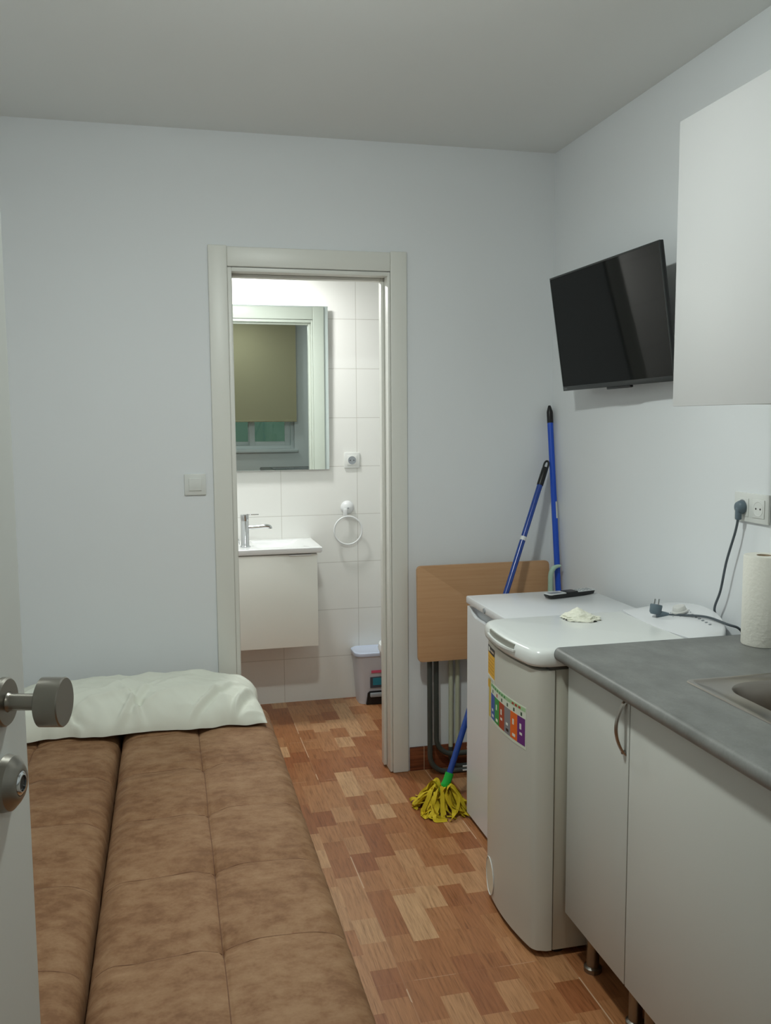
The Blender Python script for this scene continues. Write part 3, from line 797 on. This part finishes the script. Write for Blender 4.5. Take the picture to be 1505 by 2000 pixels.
# coloured feature sticker
cs0, cs1 = 2.250, 2.515; zb_, zt_ = .587, .703
cs = patch('feature_sticker', cs0, cs1+.030, zb_-.005, zt_, M_label_w, .0007, n=16)
patch('sticker_side_band', cs1+.006, cs1+.029, zb_, zt_+.004, flat('label mustard', (204, 176, 60)), .0010, cs)
patch('sticker_title_band', cs0+.004, cs1, zt_-.014, zt_-.003, flat('label pale green', (160, 196, 150)), .0010, cs, n=12)
cols = [(44, 84, 160), (40, 148, 64), (168, 66, 36), (132, 132, 136), (228, 104, 30), (104, 40, 120)]
wS = (cs1-cs0-.004)/6
for k, c in enumerate(cols):
    ya = cs1-k*wS
    f = patch('sticker_column', ya-wS+.0008, ya, zb_+.004, zt_-.034, flat('label colour %d' % k, c), .0010, cs, n=4)
    for j, (h0, h1) in enumerate(((.012, .020), (.030, .037), (.046, .062))):
        if (k+j) % 3 != 2: patch('column_mark', ya-wS*(.72-.1*j), ya-wS*.30, zb_+h0, zb_+h1, F_wh if k != 3 else (F_bk if j == 0 else F_wh), .0013, f, n=2)
    patch('icon_mark', ya-wS*.6, ya-wS*.4, zt_-.030, zt_-.020, flat('label dark green', (50, 80, 60)) if k != 1 else flat('label red', (170, 50, 40)), .0010, cs, n=2)
for k in range(7):
    patch('title_letter', cs1-.016-k*.020, cs1-.006-k*.020, zt_-.012, zt_-.0055, flat('label green', (60, 140, 80)), .0013, cs, n=2)
for k in range(3):
    patch('title_letter', cs0+.070-k*.020, cs0+.082-k*.020, zt_-.012, zt_-.0055, flat('label red', (170, 50, 40)), .0013, cs, n=2)

# tissue on the washing machine
def crumple():
    bm = B(); bmesh.ops.create_icosphere(bm, subdivisions=5, radius=1)
    for v in bm.verts:
        p = v.co.copy(); n = 1+.32*noise.noise(p*1.7+Vector((3, 1, 0)))+.22*abs(noise.noise(p*4.1))+.10*noise.noise(p*10)
        q = p*n; hz = max(0, p.z)
        z = max(0, q.z)*(.031*(.55+.45*math.exp(-((q.x+.25)/.5)**2)))
        v.co = Vector((q.x*.050, q.y*.036, z))
        if p.z < .25: v.co.x *= 1.18; v.co.y *= 1.18
    a = math.radians(-30)
    bmesh.ops.rotate(bm, verts=bm.verts, cent=(0, 0, 0), matrix=Matrix.Rotation(a, 3, 'Z'))
    bmesh.ops.translate(bm, verts=bm.verts, vec=(1.228, 2.520, ZL1+.0005)); return bm
tag(obj('tissue', crumple(), M_tissue, ang=80), 'crumpled white tissue on top of the washing machine', 'tissue')

# power cord with loose plug lying on the control panel
pg = thing('power_cord', 'grey power cord with a loose plug lying on the washing machine control panel', 'power cord', (1.43, 2.41, .9))
P0 = Vector((1.432, 2.425, .907)); dirp = Vector((.93, -.36, .0)).normalized()
lathebm = lathe(B(), [(0, -.010), (.013, -.010), (.0175, -.004), (.018, .006), (.0185, .016), (.0175, .020), (0, .020)], P0+Vector((0, 0, .004)), Vector((.25, .15, 1)), 28)
tube(lathebm, [P0+dirp*.004+Vector((0, 0, -.004)), P0+dirp*.022+Vector((0, 0, -.006)), P0+dirp*.040+Vector((0, 0, -.007))], [.012, .0095, .006], 16)
pl_ = obj('plug', lathebm, M_pluggrey, pg, ang=50)
ax = Vector((.25, .15, 1)).normalized(); sd = ax.cross(dirp).normalized()
for q in (-1, 1):
    s0 = P0+Vector((0, 0, .004))+ax*.020+(sd*.6+dirp*.8)*.0085*q
    obj('plug_pin', tube(B(), [s0-ax*.001, s0+ax*.017], .0024, 10), M_chrome, pl_)
cp = smoothpts([P0+dirp*.038+Vector((0, 0, -.007)), (1.492, 2.355, .9095), (1.520, 2.285, .9165), (1.545, 2.225, .907), (1.572, 2.212, .897), (1.592, 2.218, .870), (1.594, 2.222, .82), (1.594, 2.222, .6)], 8)
obj('cord', tube(B(), cp, .0036, 10), M_cord, pg)

# plugged-in cord on the wall socket
pc = thing('plugged_cord', 'grey plug and cord hanging down from the double wall socket', 'power cord', (XR-.03, 2.255, 1.243))
bm = lathe(B(), [(.0175, .0), (.0185, .003), (.0185, .010), (.015, .018), (.010, .020), (0, .020)], (XR-.0125, 2.238, 1.243), (-1, 0, 0), 30)
box(bm, (XR-.034, 2.230, 1.206), (XR-.018, 2.246, 1.243), .005)
obj('plug', bm, M_pluggrey, pc, ang=50)
cp = smoothpts([(XR-.026, 2.239, 1.210), (XR-.028, 2.247, 1.17), (XR-.032, 2.278, 1.08), (XR-.030, 2.305, .99), (XR-.028, 2.335, .93), (XR-.012, 2.345, .89), (XR-.008, 2.345, .80), (XR-.008, 2.345, .55)], 8)
obj('cord', tube(B(), cp, .0036, 10), M_cord, pc)

# ------------------------------------------------------------------ fridge
fr = thing('refrigerator', 'white undercounter fridge between the washing machine and the folded table', 'refrigerator', (1.3, 2.86, 0))
FX0, FYN, FYF = 1.058, 2.612, 3.098
obj('body', box(B(), (FX0+.045, FYN, .012), (1.535, FYF, .818), .003), M_appl, fr)
obj('top_plate', box(B(), (FX0-.006, FYN, .822), (1.545, FYF, .850), .005), M_appl, fr)
bm = B()
hr0, hr1 = FYN+.11, FYF-.03     # recess in the door's upper edge
N_ = 20
box(bm, (FX0+.018, FYN, .016), (FX0+.043, FYF, .8175), .003)
pol = [(FYN, .020), (FYF, .020), (FYF, .812)]
for k in range(N_+1):
    s = k/N_; yy = hr1+(hr0-hr1)*s; e = min(s, 1-s)*2
    dz = .030*min(1, e*3.2)**.5 if 0 < s < 1 else 0
    pol.append((yy, .812-dz))
pol.append((FYN, .812))
bm2 = prism(B(), pol, FX0, FX0+.018, 'x')
fd = obj('fridge_door', bm2, M_appl, fr, ang=30)
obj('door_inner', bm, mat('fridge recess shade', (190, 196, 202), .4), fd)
obj('hinge_cap', lathe(B(), [(.010, 0), (.009, .003), (0, .003)], (FX0-.0065, FYF-.20, .834), (-1, 0, 0), 20), M_applg, fr)
for a in (FYN+.05, FYF-.05):
    for b_ in (FX0+.08, 1.48): obj('foot', lathe(B(), [(0, 0), (.018, 0), (.018, .0118), (0, .0118)], (b_, a, 0), n=20), M_black, fr)
# remote control
rm = thing('remote_control', 'silver and black remote control lying on top of the fridge', 'remote control', (1.42, 2.99, .85))
ra_ = math.atan2(.052, .205)
def rmo(name, bm, m_):
    bmesh.ops.rotate(bm, verts=bm.verts, cent=(0, 0, 0), matrix=Matrix.Rotation(ra_, 3, 'Z'))
    bmesh.ops.translate(bm, verts=bm.verts, vec=(1.413, 2.985, .8505)); return obj(name, bm, m_, rm)
bm = B(); V = []
secs = [(-.108, .6, .010), (-.098, .95, .003), (-.05, 1, .0), (.05, 1, .0), (.098, .95, .003), (.108, .6, .010)]
ringsr = []
for xx, wv_, lift in secs:
    w_ = .022*wv_; ringsr.append([(xx, -w_, .016), (xx, -w_*.8, lift), (xx, w_*.8, lift), (xx, w_, .016)])
Rv = [[bm.verts.new(p) for p in r_] for r_ in ringsr]
for a, b_ in zip(Rv, Rv[1:]):
    for q in range(4): bm.faces.new((a[q], a[(q+1) % 4], b_[(q+1) % 4], b_[q]))
bm.faces.new(Rv[0]); bm.faces.new(Rv[-1][::-1])
rmo('remote_body', bm, M_black)
rmo('face_plate', prism(B(), rrect(-.107, -.021, -.028, .021, .008), .0155, .0185, 'z', .001), mat('silver plastic', (208, 210, 210), .4))
rmo('face_plate', prism(B(), rrect(.022, -.021, .107, .021, .008), .0155, .0185, 'z', .001), MATS['silver plastic'])
rmo('keypad', prism(B(), rrect(-.029, -.021, .023, .021, .004), .0155, .0200, 'z', .001), M_black)
bm = B()
for i in range(4):
    for j in range(3): box(bm, (.032+i*.017, -.015+j*.012, .0184), (.041+i*.017, -.009+j*.012, .0198), .0006, 1)
rmo('buttons', bm, M_applg)
rmo('panel_tint', prism(B(), rrect(-.095, -.014, -.045, .014, .004), .0183, .0188, 'z'), mat('grey tint', (130, 134, 138), .3))

# kitchen paper roll
kp = thing('paper_roll', 'white kitchen paper roll standing on the worktop under the wall socket', 'paper roll', (1.535, 2.085, WZT))
obj('paper', lathe(B(), [(.020, .001), (.0505, .001), (.052, .004), (.052, .241), (.0505, .244), (.020, .244), (.020, .001)], (1.549, 2.080, WZT), n=56), M_towel, kp)
obj('core', lathe(B(), [(.0195, .001), (.0195, .2435), (.0185, .2435), (.0185, .001)], (1.549, 2.080, WZT)), mat('cardboard', (170, 150, 124), .9), kp)

# ------------------------------------------------------------------ folded table against the back wall
ft = thing('folding_table', 'folded table with beech top and dark tube legs leaning on the back wall', 'table', (1.27, 3.52, 0))
lean = math.radians(2.5)
def tpt(x_, yo, z): return (x_, 3.500+yo+(z-.50)*math.tan(lean), z)
bm = prism(B(), rrect(.978, .500, 1.560, .897, .016, 5), -.018, 0, 'y', .003)
for v in bm.verts: v.co = Vector(tpt(v.co.x, v.co.y, v.co.z))
obj('table_top', bm, M_beech, ft)
def uleg(xa, xb, zlow, yoff, ztop, mtl, rr=.011, rad=.075):
    pts = [(xa, yoff, ztop)]
    for k in range(9):
        a = PI+PI/2*k/8; pts.append((xa+rad+rad*math.cos(a), yoff, zlow+rad+rad*math.sin(a)))
    for k in range(9):
        a = 1.5*PI+PI/2*k/8; pts.append((xb-rad+rad*math.cos(a), yoff, zlow+rad+rad*math.sin(a)))
    pts.append((xb, yoff, ztop))
    return tube(B(), [(x_, y_+(z-.0)*.012, z) for x_, y_, z in pts], rr, 14)
obj('leg_frame', uleg(1.036, 1.520, .0115, 3.512, .56, M_darktube), M_darktube, ft)
obj('leg_frame', uleg(1.072, 1.484, .075, 3.538, .72, M_darktube), M_darktube, ft)
ck = thing('folded_rack', 'cream tube rack standing folded behind the beech table', 'rack', (1.25, 3.56, 0))
for xx in (1.142, 1.172): obj('upright', tube(B(), [(xx, 3.560, .10), (xx, 3.560, .75)], .0095, 14), M_cream, ck)
obj('rail', tube(B(), [(1.10, 3.560, .745), (1.45, 3.560, .745)], .007, 12), M_cream, ck)
obj('foot_frame', uleg(1.142, 1.44, .011, 3.560, .12, M_cream, .0092, .04), M_darktube, ck)
for k, (xx, dz) in enumerate(((1.196, 0), (1.203, .01))):
    obj('wire', tube(B(), smoothpts([(xx, 3.50, .115-dz), (xx+.012, 3.49, .09-dz), (xx+.045, 3.47, .065-dz), (xx+.11, 3.46, .06-dz)], 6), .003, 8), M_plast, ck)
for zz in (.028, .045): obj('wire', tube(B(), [(1.165, 3.465, zz), (1.40, 3.465, zz)], .0035, 8), M_plast, ck)

# ------------------------------------------------------------------ broom and mop
br = thing('broom', 'blue pole with a black tip standing upright in the corner', 'broom', (1.575, 3.40, 0))
bt = Vector((1.5790, 3.560, 1.552)); bb = Vector((1.575, 3.335, .08))
def along(a, b_, s): return a.lerp(b_, s)
obj('broom_pole', tube(B(), [along(bt, bb, .04), along(bt, bb, .30), bb], [.0125, .0125, .0115], 20), M_blue, br)
dd = (bb-bt).normalized()
obj('pole_tip', lathe(B(), [(0, 0), (.005, .001), (.007, .006), (.0125, .026), (.0130, .030), (.0130, .074), (.0125, .075), (0, .075)], bt, dd, 24), M_black, br)
lb = along(bt, bb, .275); 
bm = B(); A = []
a_, b2_, d_ = frame_of(dd)
for k in range(9):
    an = math.radians(-84+k*10); rd = Vector((math.cos(an), math.sin(an), 0)); rd = (rd-dd*rd.dot(dd)).normalized()
    A.append([bm.verts.new(lb+rd*q+dd*h) for q, h in ((.0131, 0), (.0131, .070), (.0122, .070), (.0122, 0))])
for a, b_ in zip(A, A[1:]):
    for q in range(4): bm.faces.new((a[q], a[(q+1) % 4], b_[(q+1) % 4], b_[q]))
bm.faces.new(A[0]); bm.faces.new(A[-1][::-1])
obj('pole_label', bm, F_wh, br)
obj('broom_head', box(B(), (1.44, 3.30, .055), (1.595, 3.365, .095), .01), M_blue, br)
bm = B()
for i in range(9):
    for j in range(3): tube(bm, [(1.452+i*.0165, 3.315+j*.017, .058), (1.448+i*.0170, 3.312+j*.020, .0015)], .006, 6)
obj('bristles', bm, M_black, br)

mp = thing('mop', 'mop with yellow strips and a leaning blue pole beside the fridge', 'mop', (.99, 3.24, 0))
mb = Vector((1.008, 3.185, .112)); mt = Vector((1.5530, 3.515, 1.318))
d_m = (mt-mb).normalized()
obj('mop_pole', tube(B(), [mb, mt-d_m*.10], .0118, 20), M_blue2, mp)
# hanging-eye grip
bm = lathe(B(), [(0, 0), (.0130, 0), (.0138, .003), (.0135, .075), (.0115, .082), (0, .082)], mt-d_m*.112, d_m, 24)
a_, b2_, _ = frame_of(d_m); vx = Vector((math.cos(YAW), -math.sin(YAW), 0)); sdm = (vx-d_m*vx.dot(d_m)).normalized()
lp = [mt-d_m*.032+sdm*.0085, mt-d_m*.015+sdm*.0090, mt-d_m*.004+sdm*.006, mt+d_m*.0-sdm*.0, mt-d_m*.004-sdm*.006, mt-d_m*.015-sdm*.0090, mt-d_m*.032-sdm*.0085]
tube(bm, smoothpts(lp, 4), .0042, 10)
obj('grip', bm, M_black, mp)
mc = along(mb, mt, .735)
obj('joint_band', lathe(B(), [(.0119, 0), (.0128, .001), (.0128, .016), (.0119, .017)], mc, d_m, 20), M_plast, mp)
sb = mb-d_m*.0
base_c = Vector((.990, 3.190, .062))
obj('socket', tube(B(), smoothpts([mb+d_m*.030, mb, mb-d_m*.016+Vector((-.006, 0, -.006)), base_c+Vector((0, 0, .012)), base_c], 4), [.0165]*4+[.0168]*4+[.017]*4+[.0185]*3+[.0200]*2, 20), M_green, mp)
obj('mop_collar', lathe(B(), [(.0, 0), (.036, 0), (.038, .006), (.022, .014), (0, .016)], base_c-Vector((0, 0, .012)), (-.1, 0, 1), 24), M_yellow, mp)
def strand(ang, L, wd, seed):
    """a limp looped strip: rises from the collar, arches over, lies on the floor and may curl back"""
    rnd = random.Random(seed); bm = B()
    d = Vector((math.cos(ang), math.sin(ang), 0)); sdv = Vector((-d.y, d.x, 0)); c0 = Vector((base_c.x, base_c.y, 0))
    up = rnd.uniform(.062, .108) if seed % 3 else rnd.uniform(.040, .065)
    k1 = rnd.uniform(-.05, .05); k2 = rnd.uniform(-.06, .06); curl = rnd.random() < .45
    P = [c0+d*.010+Vector((0, 0, .058)), c0+d*(.030+.25*L*rnd.random()*.5)+sdv*k1*.3+Vector((0, 0, up)),
         c0+d*L*rnd.uniform(.50, .68)+sdv*k1+Vector((0, 0, up*rnd.uniform(.35, .8))), c0+d*L*rnd.uniform(.88, 1.0)+sdv*(k1+k2*.4)+Vector((0, 0, rnd.uniform(.006, .022)))]
    if curl: P.append(c0+d*L*rnd.uniform(.70, .9)+sdv*(k1+k2)+Vector((0, 0, .004)))
    else: P.append(c0+d*L*rnd.uniform(1.04, 1.14)+sdv*(k1+k2*.8)+Vector((0, 0, .003)))
    pts = smoothpts(P, 7); n = len(pts)-1; tw0 = rnd.uniform(-1.6, 1.6); ph = rnd.uniform(0, 6); A = []
    for k, c in enumerate(pts):
        s = k/n; tg = (pts[min(n, k+1)]-pts[max(0, k-1)]).normalized()
        a = tg.cross(Vector((0, 0, 1))); a = a.normalized() if a.length > .05 else sdv; b_ = tg.cross(a)
        tw = tw0*math.sin(s*5+ph); ww = wd*(.55+.45*min(1, s*3))
        e = (a*math.cos(tw)+b_*math.sin(tw))*ww; nn = tg.cross(e).normalized()*.0011
        Q = [c-e, c+nn*2.4, c+e, c+nn*.2]
        for v_ in Q: v_.z = max(v_.z, .0012+.0006*rnd.random())
        A.append([bm.verts.new(v_) for v_ in Q])
    for a, b_ in zip(A, A[1:]):
        for q in range(4): bm.faces.new((a[q], a[(q+1) % 4], b_[(q+1) % 4], b_[q]))
    bm.faces.new(A[0]); bm.faces.new(A[-1][::-1]); return bm
for k in range(78):
    an = 2*PI*k*.382+random.uniform(-.1, .1)
    ca = math.cos(an-math.radians(-75))
    L_ = (.102 if ca > -.3 else .105)+random.uniform(-.022, .014)
    if an % (2*PI) < math.radians(60) or an % (2*PI) > math.radians(300): L_ *= .95
    obj('mop_strip', strand(an, L_, random.uniform(.0055, .0090), k), M_yellow, mp, ang=60)

# pale green hooked handle behind the fridge
hk = smoothpts([(1.5270, 3.425, .0), (1.5290, 3.425, .40), (1.5320, 3.425, .70), (1.5335, 3.425, .80), (1.5340, 3.425, .847), (1.542, 3.425, .870), (1.556, 3.425, .882), (1.579, 3.425, .886)], 6)
tag(obj('hooked_handle', tube(B(), hk, [.0105]*(len(hk)-10)+[.0095, .009, .009, .0085, .008, .0075, .007, .006, .005, .004], 14), M_pale), 'pale green plastic hooked handle standing behind the fridge beside the blue pole', 'handle')

# ------------------------------------------------------------------ bathroom
mi = thing('bathroom_mirror', 'frameless rectangular mirror hanging above the washbasin', 'mirror', (.52, YK-.02, 1.65))
MT = Matrix.Translation(Vector((.52, YK-.021, 1.24))) @ Matrix.Rotation(math.radians(MTX if 'MTX' in globals() else 0.56), 4, 'X') @ Matrix.Rotation(math.radians(0.13), 4, 'Z')
bm = box(B(), (-.30, -.002, 0), (.300, .002, .835), .0006, 1); bmesh.ops.transform(bm, matrix=MT, verts=bm.verts)
obj('mirror_glass', bm, M_mirror, mi, smooth=False)
bm = box(B(), (-.27, .0025, .03), (.27, .0115, .80)); bmesh.ops.transform(bm, matrix=MT, verts=bm.verts)
obj('backing', bm, M_applg, mi)
va = thing('vanity_unit', 'white wall-hung vanity cabinet with basin under the mirror', 'vanity', (.41, 4.5, .385))
VX0, VX1, VY, VZ0, VZ1 = .110, .699, 4.318, .385, .850
obj('cabinet', box(B(), (VX0, VY+.018, VZ0), (VX1, YK-.001, VZ1), .001), M_cab, va)
vd = obj('drawer_front', box(B(), (VX0, VY, VZ0-.002), (VX1, VY+.017, VZ1-.006), .0012), mat('vanity front lacquer', (240, 240, 232), .35), va)
obj('edge_pull', box(B(), (.560, VY-.010, VZ1-.011), (.668, VY+.010, VZ1-.0055), .001), M_plast, vd)
bx0, by0, bx1, by1, bz0, bz1 = .100, 4.290, .720, YK-.001, .852, .880
bm = ringloft(B(), [rr3(bx0+.004, by0+.006, bx1-.006, by1, .003, bz0), rr3(bx0, by0, bx1, by1, .004, bz0+.008), rr3(bx0, by0, bx1, by1, .004, bz1-.003), rr3(bx0+.003, by0+.003, bx1-.003, by1-.003, .004, bz1),
                    rr3(bx0+.30, by0+.05, bx1-.08, by1-.05, .02, bz1), rr3(bx0+.31, by0+.06, bx1-.10, by1-.06, .02, bz1-.012), rr3(bx0+.35, by0+.10, bx1-.16, by1-.10, .03, bz1-.022)])
bmesh.ops.contextual_create(bm, geom=[v for v in bm.verts if abs(v.co.z-bz0) < 1e-5])
obj('basin', bm, M_basin, va, ang=40)
fa = obj('faucet', lathe(B(), [(0, 0), (.026, 0), (.026, .003), (.0215, .006), (.0205, .008), (.0205, .125), (.0195, .127), (.0195, .130), (.0205, .132), (.0205, .158), (.019, .160), (0, .160)], (.356, 4.40, bz1+.0005), n=36), M_chrome, va)
obj('spout', tube(B(), smoothpts([(.370, 4.40, .975), (.42, 4.40, .9765), (.462, 4.40, .979), (.478, 4.40, .974), (.480, 4.40, .966)], 4), [.0098]*13+[.010]*4, 18), M_chrome, fa)
obj('lever', box(B(), (.365, 4.392, 1.0365), (.425, 4.408, 1.0405), .0015), M_chrome, fa)
obj('pull_rod', tube(B(), [(.328, 4.40, .893), (.324, 4.40, .92)], .002, 8), M_chrome, fa)
# towel ring
rg = thing('towel_ring', 'white towel ring hanging from a suction hook on the tiles', 'towel ring', (.913, YK, .98))
obj('suction_hook', lathe(B(), [(.034, .0005), (.036, .002), (.033, .010), (.026, .018), (.018, .024), (0, .026)], (.916, YK, 1.035), (0, -1, 0), 36), M_plast, rg)
obj('hook_arm', box(B(), (.890, YK-.032, .985), (.910, YK-.022, 1.030), .003), M_plast, rg)
obj('hook_mark', box(B(), (.912, YK-.0275, 1.030), (.921, YK-.0262, 1.036), .0006, 1), M_applg, rg)
rc_, rr0 = Vector((.914, YK-.030, .915)), .0745
obj('ring', tube(B(), [rc_+Vector((rr0*math.cos(2*PI*k/64), 0, rr0*math.sin(2*PI*k/64))) for k in range(64)], .0045, 12, closed=True), M_plast, rg)

# pedal bin
pb = thing('pedal_bin', 'pale grey plastic pedal bin with white lid by the bathroom wall', 'bin', (1.02, 4.56, 0))
def brow(x0, y0, x1, y1, r, z): return rr3(x0, y0, x1, y1, r, z)
bm = ringloft(B(), [brow(.945, 4.510, 1.135, 4.640, .035, .0008), brow(.938, 4.500, 1.142, 4.642, .038, .10), brow(.926, 4.487, 1.150, 4.644, .040, .262)])
bmesh.ops.contextual_create(bm, geom=[v for v in bm.verts if v.co.z < .001])
bk = obj('bucket', bm, M_bin, pb, ang=50)
bm = ringloft(B(), [brow(.920, 4.480, 1.156, 4.647, .042, .263), brow(.918, 4.478, 1.158, 4.648, .043, .270), brow(.919, 4.479, 1.157, 4.648, .043, .280), brow(.926, 4.486, 1.150, 4.642, .038, .284), brow(.934, 4.494, 1.142, 4.632, .034, .281)])
bmesh.ops.contextual_create(bm, geom=[v for v in bm.verts if v.co.z < .2635])
obj('bin_lid', bm, M_bluish, pb, ang=40)
bm = prism(B(), [(.978, .002), (1.102, .002), (1.096, .062), (1.086, .072), (.996, .072), (.986, .062)], 4.4940, 4.512, 'y')
obj('pedal_recess', bm, M_black, pb)
obj('pedal', box(B(), (.996, 4.478, .044), (1.086, 4.4935, .066), .004), M_applg, pb)
st = obj('bin_sticker', box(B(), (.998, 4.4900, .092), (1.09, 4.4925, .150), .0004, 1), mat('sticker dark photo', (70, 74, 84), .4), pb)
obj('sticker_picture', box(B(), (1.012, 4.4892, .106), (1.07, 4.4899, .145)), mat('sticker teal', (40, 130, 150), .4), st)
obj('sticker_band', box(B(), (1.004, 4.4875, .172), (1.08, 4.4910, .186), .0004, 1), mat('sticker pink', (216, 90, 120), .4), st)

# toilet, only the front of its rim shows past the door frame
to = thing('toilet', 'white toilet whose rim just shows past the door frame', 'toilet', (1.35, 4.22, 0))
def oval(cx, cy, a, b_, z, sq=2.4, n=40):
    return [(cx+a*math.copysign(abs(math.cos(2*PI*k/n))**(2/sq), math.cos(2*PI*k/n)), cy+b_*math.copysign(abs(math.sin(2*PI*k/n))**(2/sq), math.sin(2*PI*k/n)), z) for k in range(n)]
bm = ringloft(B(), [oval(1.378, 4.20, .20, .11, .0006), oval(1.378, 4.20, .20, .11, .10), oval(1.338, 4.20, .25, .13, .22), oval(1.274, 4.20, .285, .17, .335), oval(1.274, 4.20, .29, .18, .365)])
bmesh.ops.contextual_create(bm, geom=[v for v in bm.verts if v.co.z < .001])
obj('toilet_bowl', bm, M_basin, to, ang=60)
bm = ringloft(B(), [oval(1.270, 4.20, .290, .182, .366), oval(1.270, 4.20, .292, .185, .376), oval(1.270, 4.20, .286, .180, .396), oval(1.270, 4.20, .25, .15, .402)])
bmesh.ops.contextual_create(bm, geom=[v for v in bm.verts if v.co.z < .3665])
obj('toilet_seat', bm, M_basin, to, ang=60)
obj('cistern', box(B(), (1.50, 4.03, .405), (1.645, 4.37, .76), .02, 3), M_basin, to)
